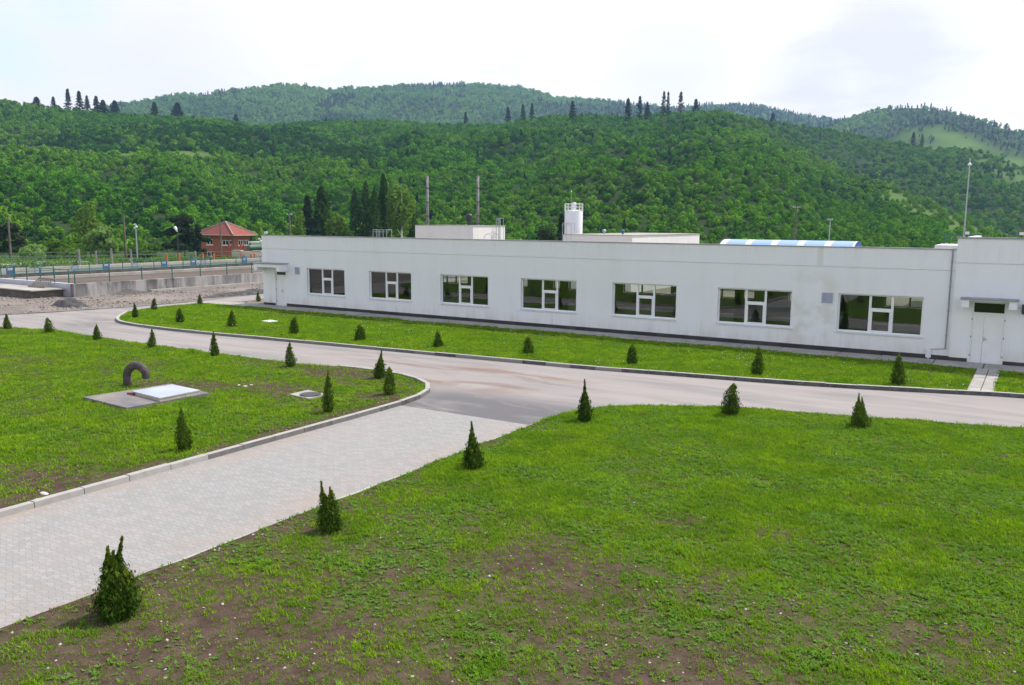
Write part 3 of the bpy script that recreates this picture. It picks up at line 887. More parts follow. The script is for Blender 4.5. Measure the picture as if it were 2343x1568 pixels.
def woods(name, protos, r0, r1, step, size, seed, tol, p_con, label, stands=None):
    rg = np.random.default_rng(seed)
    a0, a1 = R_(-72), R_(8)
    n = int(.5 * (a1 - a0) * (r1 ** 2 - r0 ** 2) / step ** 2)
    phi = a0 + (a1 - a0) * rg.random(n); r = np.sqrt(r0 ** 2 + (r1 ** 2 - r0 ** 2) * rg.random(n))
    # thin clumps so crowns do not pile up: one crown per cell
    x = r * np.sin(phi); y = r * np.cos(phi)
    key = np.floor(x / (step * .8)).astype(np.int64) * 100003 + np.floor(y / (step * .8)).astype(np.int64)
    _, u = np.unique(key, return_index=True)
    phi, r, x, y = phi[u], r[u], x[u], y[u]
    z = terrain(phi, r)
    k = visible_mask(phi, r, z, tol) & (rg.random(len(r)) > clearing(phi, r) * 1.05)
    k &= rg.random(len(r)) > .55 * sstep(.66, .74, fbm(x / 18, y / 18, 41, 3)) * sstep(380, 480, r)
    phi, r, x, y, z = phi[k], r[k], x[k], y[k], z[k]; n = len(r)
    s = size * (.58 + .78 * rg.random(n) ** 1.5) * (.8 + .45 * fbm(x / 60, y / 60, 51, 3))
    if r0 > 500: s = s * np.clip(r / 1900, .55, 1.05)
    con = rg.random(n) < p_con(x, y, r, phi)
    nl = len(protos) - 1
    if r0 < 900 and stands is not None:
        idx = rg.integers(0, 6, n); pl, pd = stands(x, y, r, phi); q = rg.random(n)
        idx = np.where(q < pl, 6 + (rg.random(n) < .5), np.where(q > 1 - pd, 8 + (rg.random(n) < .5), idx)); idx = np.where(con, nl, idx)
    else:
        idx = np.where(con, nl, rg.integers(0, nl, n))
    s = np.where(con, s * (.95 if r0 < 500 else .72), s)
    rot = np.stack([rg.normal(size=n) * .08, rg.normal(size=n) * .08, rg.random(n) * 6.283], 1)
    scl = np.stack([s, s, s * (.85 + .45 * rg.random(n))], 1)
    print(name, n)
    return scatter(name, protos, np.stack([x, y, z + s * .25], 1), rot, scl, idx, label, 'forest')


dark_stand = lambda x, y, r, p: .004 + .03 * (fbm(x / 40, y / 40, 61, 3) > .68)
woods('hillside_forest', near_protos, 222, 430, 2.55, 1.45, 11, .012, dark_stand, 'dense green deciduous wood on the lower slopes at the foot of the near hills', sun_shade_mix)
woods('hillside_forest', near_protos, 430, 900, 3.5, 2.05, 14, .012, dark_stand, 'dense green deciduous wood covering the upper slopes of the near hills', sun_shade_mix)
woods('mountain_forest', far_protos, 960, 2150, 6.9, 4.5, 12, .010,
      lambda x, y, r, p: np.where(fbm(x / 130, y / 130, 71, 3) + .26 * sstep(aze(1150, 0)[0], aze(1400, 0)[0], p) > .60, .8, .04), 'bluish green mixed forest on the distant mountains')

# ------------------------------------------------------------------ haze
hz = MB(); hz.box(-2360, 2360, -2360, 2360, -6, 420)
haze = hz.build('haze', plain('haze_tmp', (1, 1, 1)))
m, nt_, out_ = _new('valley_haze')
pv = N(nt_, 'ShaderNodeVolumePrincipled'); pv.inputs['Color'].default_value = (.42, .66, 1, 1); pv.inputs['Density'].default_value = .00015
pv.inputs['Anisotropy'].default_value = .3
L(nt_, pv.outputs[0], out_.inputs['Volume']); haze.data.materials[0] = m; m.cycles.homogeneous_volume = True if hasattr(m.cycles, 'homogeneous_volume') else True
tag(haze, 'thin bluish haze in the valley air', 'haze', kind='stuff')

# ------------------------------------------------------------------ ground sheets
def poly_sheet(name, poly, z, mat, step=None, bump=None, skirt=None):
    poly = [tuple(p) for p in poly]
    n = len(poly)
    pts = [Vector(p) for p in poly]
    if step:
        xs = np.array([p[0] for p in poly]); ys = np.array([p[1] for p in poly])
        gx, gy = np.meshgrid(np.arange(xs.min(), xs.max(), step), np.arange(ys.min(), ys.max(), step)); gx = gx.ravel(); gy = gy.ravel()
        k = inside(poly, gx, gy)
        gx, gy = gx[k] + .01, gy[k] + .013
        pts += [Vector((a, b)) for a, b in zip(gx, gy)]
    r = delaunay_2d_cdt(pts, [(i, (i + 1) % n) for i in range(n)], [], 1, 1e-4)
    v2 = np.array([(p.x, p.y) for p in r[0]])
    zz = np.full(len(v2), z) if bump is None else z + bump(v2[:, 0], v2[:, 1])
    v = np.column_stack([v2, zz]).tolist(); f = [list(t) for t in r[2]]
    if skirt is not None:
        m_ = len(v)
        # outline vertices come first in the output
        for i in range(n): v.append([poly[i][0], poly[i][1], skirt])
        for i in range(n):
            j = (i + 1) % n; f.append([i, j, m_ + j, m_ + i])
    me = bpy.data.meshes.new(name); me.from_pydata(v, [], f); me.materials.append(mat); me.update()
    o = bpy.data.objects.new(name, me); COL.objects.link(o); tag(o, kind='structure')
    return o


ang = [i * 2 * math.pi / 72 for i in range(72)]
gnd = poly_sheet('ground', [(122.5 * math.cos(a), 122.5 * math.sin(a)) for a in ang], -.03, M['ground'], 8)
poly_sheet('gravel_yard', [(-47, 36.9), (-46, 95), (-89, 95), (-89, -5), (-50.9, -5), (-50.9, 25.2), (-49.2, 33), (-49, 38)], -.012, M['gravel'], 6)
poly_sheet('gravel_strip', [(-47.1, 38.6), (-43.45, 38.6), (-43.45, 60), (-46.9, 60)], .002, M['gravel'], 3)
poly_sheet('rear_yard', [(-46, 52.4), (30, 52.4), (30, 100), (-46, 100)], -.008, M['gravel'], 6)

left_edge = smoothline([(-16.42, 18.6), (-16.45, 20.3), (-16.8, 21.6), (-17.5, 22.6), (-18.9, 23.35), (-20.6, 23.6), (-22.4, 23.42)], 2)
LEFT = [(-16.42, -18.0)] + left_edge + [(-24.5, 23.2), (-30, 23.05), (-35, 23.1), (-41.5, 23.4), (-44.0, 22.9), (-46, 21.6), (-47.6, 19), (-48.5, 14), (-48.8, 0), (-48.8, -18)]
tip = smoothline([(-46.9, 36.95), (-47.35, 35.6), (-47.45, 33.2), (-46.8, 31.2), (-45.0, 29.3), (-43.4, 28.1), (-42.0, 27.4), (-39.5, 27.15), (-37.1, 27.1)], 2)
kerb_right = [(-33, 27.35), (-28.5, 27.75), (-21.4, 28.3), (-14.6, 28.85), (-7.3, 30.05), (-4.5, 30.75), (-1.78, 31.6)]
ISL = tip + kerb_right + [(-1.88, 36.9)]
ISL2 = [(-1.02, 31.85), (2, 32.4), (9, 33.8), (9, 36.9), (-1.1, 36.9)]
near_edge = [(-11.58, -18.0), (-11.56, 18.6)] + smoothline([(-11.56, 18.8), (-11.6, 20.6), (-11.3, 22.0), (-10.2, 23.2), (-8.6, 24.45), (-7.0, 25.1), (-4.3, 25.65)], 2) + [(-.05, 26.7), (5, 27.9), (12, 29.5)]
NEAR = near_edge + [(14, 29.9), (14, -18)]

poly_sheet('asphalt_road', [(-51.5, -18), (-51.5, 25.0), (-50.3, 28.5), (-49.4, 33), (-49.2, 38), (-50.5, 46), (-52.0, 60), (-52, 92), (-47.2, 92), (-47.1, 37.0), (-40, 36.95), (14, 36.95), (14, 19.72), (-48.9, 19.72), (-48.9, -18)], .006, M['asphalt'], 2)
poly_sheet('paved_road', [(-16.5, -18), (-11.5, -18), (-11.5, 19.72), (-16.5, 19.72)], .014, M['paver'], 3)


def lawn_bump(x, y):
    return (fbm(x / 2.6, y / 2.6, 81, 3) - .5) * .12 + (fbm(x / .7, y / .7, 82, 2) - .5) * .05


def cover_near(x, y):
    """how closely the sward has grown together, 0..1"""
    n = fbm(x / 3.2, y / 1.5, 91, 4) * .42 + fbm(x / .55, y / .4, 95, 3) * .58
    c = .50 + (n - .5) * 1.5 + .38 * sstep(9, 16, y) - .05 * (1 - sstep(6.5, 9.5, y))
    d = np.abs(x + 11.56)
    c = c - .30 * (1 - sstep(.2, .8, d)) * (y < 18)
    for bx, by, br in ((-6.3, 11.4, .8), (-8.4, 7.2, 1.2), (-3.0, 9.2, 1.0), (-5.5, 14.5, .6), (-1.2, 12.4, .8)):
        c = c - .30 * np.exp(-((x - bx) ** 2 / (br * 1.6) ** 2 + (y - by) ** 2 / br ** 2))
    return np.clip(c, 0, 1)


def cover_left(x, y):
    n = fbm(x / 4, y / 2.2, 191, 4) * .6 + fbm(x / 1.0, y / .7, 195, 3) * .4
    c = .78 + (n - .5) * 1.6
    for bx, by, br in ((-21.5, 19.2, 1.0), (-23.8, 17.9, .9), (-17.2, 20.0, .5), (-25.0, 17.4, .6), (-21.5, 22.6, 1.0), (-17.3, 9.5, .8)):
        c = c - .6 * np.exp(-((x - bx) ** 2 / (br * 1.8) ** 2 + (y - by) ** 2 / br ** 2))
    c = c - .45 * (1 - sstep(.1, .7, np.abs(x + 16.6))) * (y < 20)
    return np.clip(c, 0, 1)


def cover_isl(x, y):
    n = fbm(x / 3, y / 1.2, 291, 4)
    c = .95 + (n - .5) * 1.0 - .35 * np.exp(-((y - 35.4) / .5) ** 2) * (x > -40)
    return np.clip(c, 0, 1)


def lawn(name, poly, cov, step):
    po = dens(list(poly) + [poly[0]], .6)[:-1]
    o = poly_sheet(name, po, .085, M['lawn'], step, lawn_bump, 0.0)
    n = len(o.data.vertices); c = np.empty(n * 3, np.float32); o.data.vertices.foreach_get('co', c); c = c.reshape(-1, 3)
    a = o.data.attributes.new('cover', 'FLOAT', 'POINT'); a.data.foreach_set('value', cov(c[:, 0].astype(float), c[:, 1].astype(float)).astype(np.float32))
    return o


lawn('lawn', NEAR, cover_near, .25)
lawn('lawn', LEFT, cover_left, .35)
lawn('lawn', ISL, cover_isl, .35)
lawn('lawn', ISL2, cover_isl, .4)


# ---- grass
def tuft(name, seed, n, hgt, w, spread, mat):
    rg = np.random.default_rng(seed); V = []; F = []; T = []
    for i in range(n):
        a = rg.random() * 6.283; r = spread * math.sqrt(rg.random()); b = np.array([math.cos(a) * r, math.sin(a) * r, -.01])
        la = rg.random() * 6.283; h = hgt * (.5 + .8 * rg.random()); ln = h * (.25 + .6 * rg.random())
        ld = np.array([math.cos(la), math.sin(la), 0]); sdv = np.array([-ld[1], ld[0], 0]) * w * (.7 + .6 * rg.random())
        m1 = b + ld * ln * .35 + np.array([0, 0, h * .65]); tp = b + ld * ln + np.array([0, 0, h])
        k = len(V); V += [b - sdv, b + sdv, m1 + sdv * .8, m1 - sdv * .8, tp + sdv * .15, tp - sdv * .15]
        F += [(k, k + 1, k + 2, k + 3), (k + 3, k + 2, k + 4, k + 5)]; t = rg.random(); T += [t, t]
    return raw_mesh(name, V, F, mat, T, link=False)


def rosette(name, seed, n, ln, mat):
    rg = np.random.default_rng(seed); V = []; F = []; T = []
    for i in range(n):
        a = i * 6.283 / n + rg.normal() * .3; l = ln * (.6 + .7 * rg.random()); w = l * .22; e = .25 + .5 * rg.random()
        d = np.array([math.cos(a), math.sin(a), e]); s = np.array([-math.sin(a), math.cos(a), 0]) * w
        k = len(V); V += [d * 0, d * l * .55 + s, d * l * np.array([1, 1, .8]), d * l * .55 - s]; F.append((k, k + 1, k + 2, k + 3)); T.append(rg.random())
    return raw_mesh(name, V, F, mat, T, link=False)


grass_protos = [tuft('grass_tuft', 300 + i, 11, .042 + .008 * i, .0055, .05, M['grass']) for i in range(4)] + \
               [rosette('weed', 310 + i, 7 + i, .055, M['weed']) for i in range(2)] + [tuft('dry_tuft', 320, 8, .05, .005, .06, M['drygrass'])] + [tuft('low_tuft', 321 + i, 12, .022, .006, .08, M['olive']) for i in range(2)]


def grow(name, poly, cov, box, dnsty, scale, seed, label, weeds=.14, lane=None):
    rg = np.random.default_rng(seed)
    n = int((box[1] - box[0]) * (box[3] - box[2]) * dnsty)
    x = box[0] + (box[1] - box[0]) * rg.random(n); y = box[2] + (box[3] - box[2]) * rg.random(n)
    k = inside(poly, x, y); x, y = x[k], y[k]
    c = cov(x, y); k = rg.random(len(x)) < .36 + .54 * sstep(.12, .95, c + (fbm(x / .35, y / .35, 7, 2) - .5) * .7)
    if lane is not None: k &= ~lane(x, y)
    x, y, c = x[k], y[k], c[k]; n = len(x)
    idx = rg.integers(0, 4, n); q = rg.random(n)
    wz = weeds * 2 * sstep(.4, .62, fbm(x / 1.3, y / 1.3, 401, 2))
    idx = np.where(q < wz, 4 + (rg.random(n) < .5), idx); idx = np.where((q > .84) & (rg.random(n) > c * .7), 6, idx)
    low = rg.random(n) < .42 - .30 * c; idx = np.where(low, 7 + (rg.random(n) < .5), idx)
    s = scale * (.6 + .7 * rg.random(n)) * (.7 + .5 * c) * (.75 + .5 * fbm(x / .8, y / .8, 403, 2))
    rot = np.stack([rg.normal(size=n) * .15, rg.normal(size=n) * .15, rg.random(n) * 6.283], 1)
    print(name, n)
    return scatter(name, grass_protos, np.stack([x, y, .085 + lawn_bump(x, y)], 1), rot, np.stack([s, s, s * .9], 1), idx, label, 'grass')


def hatch_lane(x, y):
    return inside([ground(*p, .1) for p in ((188, 915), (291, 941.5), (482, 906), (392, 883))], x, y) | inside([ground(*p, .1) for p in ((660, 903), (706, 914), (748, 903), (704, 892.5))], x, y)


grow('lawn_grass', NEAR, cover_near, (-11.6, 5, 2, 28.2), 520, 1.0, 21, 'patchy short grass and weeds on the foreground lawn', .22)
grow('lawn_grass', LEFT, cover_left, (-48.6, -16.5, 1, 23.6), 210, 1.25, 22, 'yellow green grass on the lawn left of the paved road', .12, hatch_lane)
grow('lawn_grass', ISL, cover_isl, (-47.6, -1.7, 27, 36.9), 190, 1.3, 23, 'bright even grass on the lawn along the white building', .05)
grow('lawn_grass', ISL2, cover_isl, (-1.1, 9, 31.8, 36.9), 190, 1.3, 24, 'bright grass on the small lawn right of the door path', .05)

# dandelion clocks in the grass by the building
def small_puff(seed):
    rg = np.random.default_rng(seed); n = 16; d = rg.normal(size=(n, 3)); d /= np.linalg.norm(d, axis=1, keepdims=True)
    v, f = leaf_quads(d * .6 + [0, 0, 5.5], d, .45, .45, rg)
    return raw_mesh('dandelion_clock', v, f, M['white_petal'], np.ones(n), link=False)


rg = np.random.default_rng(31); n = 620
x = -44 + 50 * rg.random(n); y = 27.5 + 9.3 * rg.random(n) ** .8
k = (inside(ISL, x, y) | inside(ISL2, x, y)) & (rg.random(n) < .25 + 1.0 * (fbm(x / 2.5, y / 1.2, 33, 3) > .5)); x, y = x[k], y[k]
s = .014 + .013 * rg.random(len(x))
scatter('dandelion_clocks', [small_puff(3)], np.stack([x, y, np.full(len(x), .085)], 1), np.zeros((len(x), 3)), np.stack([s, s, s * 1.2], 1), np.zeros(len(x)),
        'tiny white dandelion clocks dotted over the lawn by the building', 'flowers')


def pebble_proto(seed, mat):
    rg = np.random.default_rng(seed); V = []; F = []
    prof_ = [(0, -.5), (.8, -.2), (1, .1), (.6, .45), (0, .55)]; n = 7
    for r, z in prof_:
        for i in range(n):
            a = 6.283 * i / n; j = .75 + .5 * rg.random(); V.append((r * math.cos(a) * j, r * math.sin(a) * j * .8, z * .8))
    for q in range(4):
        for i in range(n): F.append((q * n + i, q * n + (i + 1) % n, (q + 1) * n + (i + 1) % n, (q + 1) * n + i))
    return raw_mesh('pebble', V, F, mat, rg.random(len(F)), link=False)


rg = np.random.default_rng(35); n = 15000
x = -11.5 + 16.5 * rg.random(n); y = 3 + 24 * rg.random(n); k = inside(NEAR, x, y) & (rg.random(n) > .25 + cover_near(x, y) * .8)
xl = -30 + 13.4 * rg.random(n // 2); yl = 5 + 18.5 * rg.random(n // 2); kl = inside(LEFT, xl, yl) & (rg.random(n // 2) > .35 + cover_left(xl, yl) * .8) & ~hatch_lane(xl, yl)
x = np.concatenate([x[k], xl[kl]]); y = np.concatenate([y[k], yl[kl]]); n = len(x); s = .005 + .026 * rg.random(n) ** 5.5
scatter('lawn_pebbles', [pebble_proto(i, M['pebble']) for i in range(3)], np.stack([x, y, .088 + lawn_bump(x, y)], 1),
        np.stack([rg.normal(size=n) * .3, rg.normal(size=n) * .3, rg.random(n) * 6.28], 1), np.stack([s, s, s], 1), rg.integers(0, 3, n),
        'pale pebbles lying in the bare soil of the lawns', 'pebbles')
n = 9000
x = -72 + 28 * rg.random(n); y = 20 + 36 * rg.random(n)
k = (((x < -50.6 + .1 * (y > 30)) & (y < 34.8)) | ((x < -49.7 - .16 * np.maximum(y - 34, 0)) & (x > -58.7) & (y >= 34.8)) | ((x > -47) & (x < -43.6) & (y > 38.8))) & (fbm(x / 2.5, y / 1.2, 37, 3) > .42)
x, y = x[k], y[k]; n = len(x); s = .03 + .11 * rg.random(n) ** 3
scatter('gravel_stones', [pebble_proto(5 + i, M['gravel_stone']) for i in range(3)], np.stack([x, y, np.full(n, .0)], 1),
        np.stack([rg.normal(size=n) * .4, rg.normal(size=n) * .4, rg.random(n) * 6.28], 1), np.stack([s, s, s], 1), rg.integers(0, 3, n),
        'loose rubble and stones on the gravel beside the tank wall', 'stones')


# ---- kerbs
def kerb(line, w, h, side, tonef, stone=1.0, name='kerb', z0=-.02):
    mb = MB(); pts = [np.array(p, float) for p in line]
    seg = [0.0]
    for a, b in zip(pts[:-1], pts[1:]): seg.append(seg[-1] + np.linalg.norm(b - a))
    tot = seg[-1]; xs = np.array([p[0] for p in pts]); ys = np.array([p[1] for p in pts])
    at = lambda s: np.array([np.interp(s, seg, xs), np.interp(s, seg, ys)])
    n = max(1, int(tot / stone)); rgk = np.random.default_rng(int(abs(xs.sum() * 10)) % 9999)
    for i in range(n):
        a = at(tot * i / n + .006); b = at(tot * (i + 1) / n - .006); m_ = (a + b) / 2; j = rgk.random()
        mb.obox(a, b, w, z0, h + rgk.normal() * .004, tonef(m_, j), side)
        # mortar between two stones
        if i < n - 1:
            c = at(tot * (i + 1) / n - .007); d = at(tot * (i + 1) / n + .007); mb.obox(c, d, w - .012, z0, h - .012, (.75, .75, .75), side)
    o = mb.build(name, M['kerb'], bevel=.012); tag(o, kind='structure'); return o


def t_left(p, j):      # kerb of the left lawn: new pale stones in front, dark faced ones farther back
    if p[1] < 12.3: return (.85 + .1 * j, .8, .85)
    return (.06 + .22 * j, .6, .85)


kerb([(-16.42, -18), (-16.42, 18.6)] + left_edge, .16, .14, 0.0, t_left)
kerb([(-22.4, 23.42), (-24.5, 23.2), (-30, 23.05), (-35, 23.1), (-41.5, 23.4), (-44.0, 22.9), (-46, 21.6)], .10, .07, 0.0, lambda p, j: (.7, .7, .72))
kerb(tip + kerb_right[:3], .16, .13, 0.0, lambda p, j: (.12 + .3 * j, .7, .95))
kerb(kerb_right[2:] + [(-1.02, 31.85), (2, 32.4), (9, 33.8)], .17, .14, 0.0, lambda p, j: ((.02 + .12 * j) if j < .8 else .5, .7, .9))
kerb(near_edge[:2], .10, .055, 1.0, lambda p, j: (.8, .85, .95))
kerb(near_edge[2:], .08, .05, 1.0, lambda p, j: (.8, .8, .9))
kerb([(-51.5, 5), (-51.5, 25.0), (-50.3, 28.5), (-49.4, 33), (-49.25, 37)], .14, .06, 1.0, lambda p, j: (.1 + .3 * j, .5, .55))

# walkway slabs along the building and the path to the door
mb = MB(); xw = -48.0; rg = np.random.default_rng(5)
while xw < 9:
    l = 1.5 + 1.2 * rg.random()
    t = rg.normal() * .006
    mb.box(xw, xw + l - .04, 36.93, 38.46, -.02, .10 + t); xw += l
tag(mb.build('walkway', M['slab'], bevel=.01), kind='structure')
mb = MB()
for i in range(7):
    for j in range(2):
        y0 = 31.72 + i * .745; mb.box(-1.80 + j * .40 + .0, -1.80 + j * .40 + .375, y0, y0 + .72, -.02, .112 + rg.normal() * .004)
tag(mb.build('path', M['slab'], bevel=.01), kind='structure')


# ------------------------------------------------------------------ walls with openings
def wall(mb, x0, x1, z0, z1, ops, y, th, axis='y', back=1):
    """slab facing -Y (front at y, thickness th) with rectangular openings; axis 'x': slab facing +X, x is then a Y coordinate"""
    xs = sorted({x0, x1, *[o[0] for o in ops], *[o[1] for o in ops]}); zs = sorted({z0, z1, *[o[2] for o in ops], *[o[3] for o in ops]})

    def P(a, d, z):
        return (a, y + d, z) if axis == 'y' else (y - d, a, z)
    for a, b in zip(xs[:-1], xs[1:]):
        for c, e in zip(zs[:-1], zs[1:]):
            mx, mz = (a + b) / 2, (c + e) / 2
            if any(o[0] < mx < o[1] and o[2] < mz < o[3] for o in ops): continue
            mb.quadv(P(a, 0, c), P(b, 0, c), P(b, 0, e), P(a, 0, e))
            mb.quadv(P(b, th, c), P(a, th, c), P(a, th, e), P(b, th, e))
    for o in ops:
        a, b, c, e = o
        mb.quadv(P(a, 0, c), P(a, th, c), P(b, th, c), P(b, 0, c)); mb.quadv(P(a, 0, e), P(b, 0, e), P(b, th, e), P(a, th, e))
        mb.quadv(P(a, 0, c), P(a, 0, e), P(a, th, e), P(a, th, c)); mb.quadv(P(b, 0, c), P(b, th, c), P(b, th, e), P(b, 0, e))
    mb.quadv(P(x0, 0, z1), P(x1, 0, z1), P(x1, th, z1), P(x0, th, z1)); mb.quadv(P(x0, 0, z0), P(x0, th, z0), P(x1, th, z0), P(x1, 0, z0))
    mb.quadv(P(x0, 0, z0), P(x0, 0, z1), P(x0, th, z1), P(x0, th, z0)); mb.quadv(P(x1, 0, z0), P(x1, th, z0), P(x1, th, z1), P(x1, 0, z1))


YB = 38.56; TH = .30
BX0, BX1, BX2 = -43.42, -2.95, 7.5
YR = 52.0
WIN = [(-39.40, -36.20), (-34.22, -31.0), (-28.88, -25.64), (-23.53, -20.19), (-18.15, -14.77), (-12.74, -9.34), (-7.39, -4.02)]
WZ0, WZ1 = .98, 2.63
DL = (-42.28, -41.30, .05, 2.34); DR = (-2.23, -1.05, .05, 2.57)
bld = thing('industrial_building', (-20, YB, 0), 'long single storey white industrial building with seven wide windows and a taller right end', 'building')
mb = MB()
wall(mb, BX0, BX1, .0, 3.74, [(a, b, WZ0, WZ1) for a, b in WIN] + [(DL[0], DL[1], .0, DL[3])], YB, TH)
wall(mb, BX0, BX1, 3.775, 4.60, [], YB - .012, TH)
mb.box(BX0 + .002, BX1 - .002, YB + .035, YB + .28, 3.74, 3.775)
mb.build('wall', M['render'], bld)
mb = MB()
wall(mb, BX1 + .002, BX2, .0, 4.06, [(DR[0], DR[1], .0, DR[3])], YB - .05, TH)
wall(mb, BX1 + .002, BX2, 4.095, 5.06, [], YB - .062, TH)
mb.box(BX1 + .004, BX2, YB - .015, YB + .23, 4.06, 4.095)
mb.box(BX1 + .002, BX1 + .25, YB + .26, YR - 3, 4.3, 5.06)
mb.box(BX2 - .25, BX2, YB + .26, YR - 3, 0, 5.06)
mb.build('wall', M['render'], bld)
mb = MB()   # side and rear walls
mb.box(BX0, BX0 + TH, YB + TH + .002, YR, 0, 4.05)
wall(mb, BX0 + TH + .002, BX1 + .6, 0, 3.95, [(a, b, WZ0, 2.75) for a, b in WIN], YR - .3, .3)
mb.box(BX1 - .1, BX1 + .15, YB + TH + .002, YR - .302, .0, 4.0)
mb.build('wall', M['render_plain'], bld)
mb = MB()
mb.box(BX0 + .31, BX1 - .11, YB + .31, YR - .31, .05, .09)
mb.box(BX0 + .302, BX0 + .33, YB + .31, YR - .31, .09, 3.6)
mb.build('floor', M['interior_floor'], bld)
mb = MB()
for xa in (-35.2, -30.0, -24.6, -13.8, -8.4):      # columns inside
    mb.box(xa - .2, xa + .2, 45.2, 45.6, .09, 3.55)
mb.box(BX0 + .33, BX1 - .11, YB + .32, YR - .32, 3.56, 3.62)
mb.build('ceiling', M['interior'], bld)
mb = MB()
mb.quadv((BX0, YB + .25, 4.42), (BX1, YB + .25, 4.42), (BX1, YR + .1, 4.02), (BX0, YR + .1, 4.02))
mb.quadv((BX0, YR + .1, 3.96), (BX1, YR + .1, 3.96), (BX1, YB + .31, 4.3), (BX0, YB + .31, 4.3))
mb.quadv((BX0, YR + .1, 3.96), (BX0, YR + .1, 4.02), (BX1, YR + .1, 4.02), (BX1, YR + .1, 3.96))
mb.box(BX1 + .26, BX2 - .26, YB + .25, YR - 3, 4.70, 4.78)
mb.build('roof', M['roofing'], bld)
mb = MB()
xa = BX0 - .04
while xa < BX1 - .3:
    xb = min(xa + 3.0, BX1 - .005); mb.box(xa, xb - .008, YB - .055, YB + TH + .04, 4.602, 4.64); xa = xb
mb.build('coping', M['coping'], bld)
mb = MB(); mb.box(BX1 - .05, BX2 + .04, YB - .115, YB + TH, 5.062, 5.115); mb.build('coping', M['coping'], bld)
mb = MB()   # plinth, standing a little proud
mb.box(BX0 - .0, DL[0] - .02, YB - .012, YB - .001, 0.02, .24)
mb.box(DL[1] + .04, BX1, YB - .012, YB - .001, 0.02, .27)
mb.box(BX1 + .004, DR[0] - .05, YB - .064, YB - .051, .02, .24)
mb.box(DR[1] + .03, BX2, YB - .064, YB - .051, .02, .24)
mb.build('plinth', M['plinth'], bld)

# windows: two fixed lights and a narrow middle bay with a transom and an opening sash
for a, b in WIN:
    w = b - a; y0 = YB + .13; y1 = y0 + .07; f = .065
    mb = MB()
    m1 = a + w * .385; m2 = a + w * .645; tz = WZ0 + (WZ1 - WZ0) * .62
    mb.box(a, a + f, y0, y1, WZ0, WZ1); mb.box(b - f, b, y0, y1, WZ0, WZ1)
    mb.box(a + f, b - f, y0, y1, WZ1 - f, WZ1); mb.box(a + f, b - f, y0, y1, WZ0, WZ0 + f)
    for m_ in (m1, m2): mb.box(m_ - .05, m_ + .05, y0 - .004, y1 + .004, WZ0 + f, WZ1 - f)
    mb.box(m1 + .05, m2 - .05, y0 - .002, y1, tz - .05, tz + .05)
    s = .05   # sash
    mb.box(m1 + .05, m1 + .05 + s, y0 - .02, y1 - .01, WZ0 + f, tz - .05); mb.box(m2 - .05 - s, m2 - .05, y0 - .02, y1 - .01, WZ0 + f, tz - .05)
    mb.box(m1 + .05 + s, m2 - .05 - s, y0 - .02, y1 - .01, tz - .05 - s, tz - .05); mb.box(m1 + .05 + s, m2 - .05 - s, y0 - .02, y1 - .01, WZ0 + f, WZ0 + f + s)
    wn = mb.build('window', M['pvc'], bld)
    mb = MB(); mb.quadv((a + .02, y0 + .035, WZ0 + .02), (b - .02, y0 + .035, WZ0 + .02), (b - .02, y0 + .035, WZ1 - .02), (a + .02, y0 + .035, WZ1 - .02))
    mb.build('pane', M['glass'], wn)
    mb = MB(); mb.box(a - .05, b + .05, YB - .06, YB + .128, WZ0 - .055, WZ0 - .003); mb.build('sill', M['sill'], wn)
# rear windows
for a, b in WIN:
    mb = MB(); y0 = YR - .2; f = .06
    mb.box(a, a + f, y0, y0 + .06, WZ0, 2.75); mb.box(b - f, b, y0, y0 + .06, WZ0, 2.75); mb.box(a + f, b - f, y0, y0 + .06, 2.69, 2.75); mb.box(a + f, b - f, y0, y0 + .06, WZ0, WZ0 + f)
    for t in (.385, .645): mb.box(a + (b - a) * t - .05, a + (b - a) * t + .05, y0, y0 + .06, WZ0 + f, 2.69)
    mb.build('window', M['dark'], bld)


def door(d, y0, leafs, topz):
    a, b, c, e = d; mb = MB(); f = .06
    mb.box(a, a + f, y0, y0 + .07, c, e); mb.box(b - f, b, y0, y0 + .07, c, e); mb.box(a + f, b - f, y0, y0 + .07, e - f, e); mb.box(a + f, b - f, y0, y0 + .07, topz, topz + .07)
    xa = a + f
    for k, l in enumerate(leafs):
        xb = xa + (b - a - 2 * f) * l - .004
        mb.box(xa + .004, xb, y0 + .012, y0 + .055, c + .02, topz - .004)
        for (p, q, r, s) in ((xa + .01, xb - .006, topz - .11, topz - .01), (xa + .01, xb - .006, c + .03, c + .16), (xa + .01, xa + .09, c + .16, topz - .11), (xb - .086, xb - .006, c + .16, topz - .11)):
            mb.box(p, q, y0 - .006, y0 + .0125, r, s)
        xa = xb + .004
    dr = mb.build('door', M['pvc'], bld)
    mb = MB(); mb.quadv((a + f, y0 + .03, topz + .07), (b - f, y0 + .03, topz + .07), (b - f, y0 + .03, e - f), (a + f, y0 + .03, e - f)); mb.build('transom_pane', M['dark_glass'], dr)
    hx = a + f + (b - a - 2 * f) * leafs[0] + .03
    mb = MB(); mb.box(hx, hx + .03, y0 - .045, y0 - .007, c + .92, c + 1.10); mb.box(hx, hx + .12, y0 - .06, y0 - .046, c + 1.0, c + 1.03); mb.build('handle', M['galv'], dr)
    for hz_ in (c + .3, c + 1.05, topz - .25):
        for p in (a - .015, b - .025):
            mb = MB(); mb.box(p, p + .04, y0 - .02, y0 - .001, hz_, hz_ + .07); mb.build('hinge', M['dark'], dr)


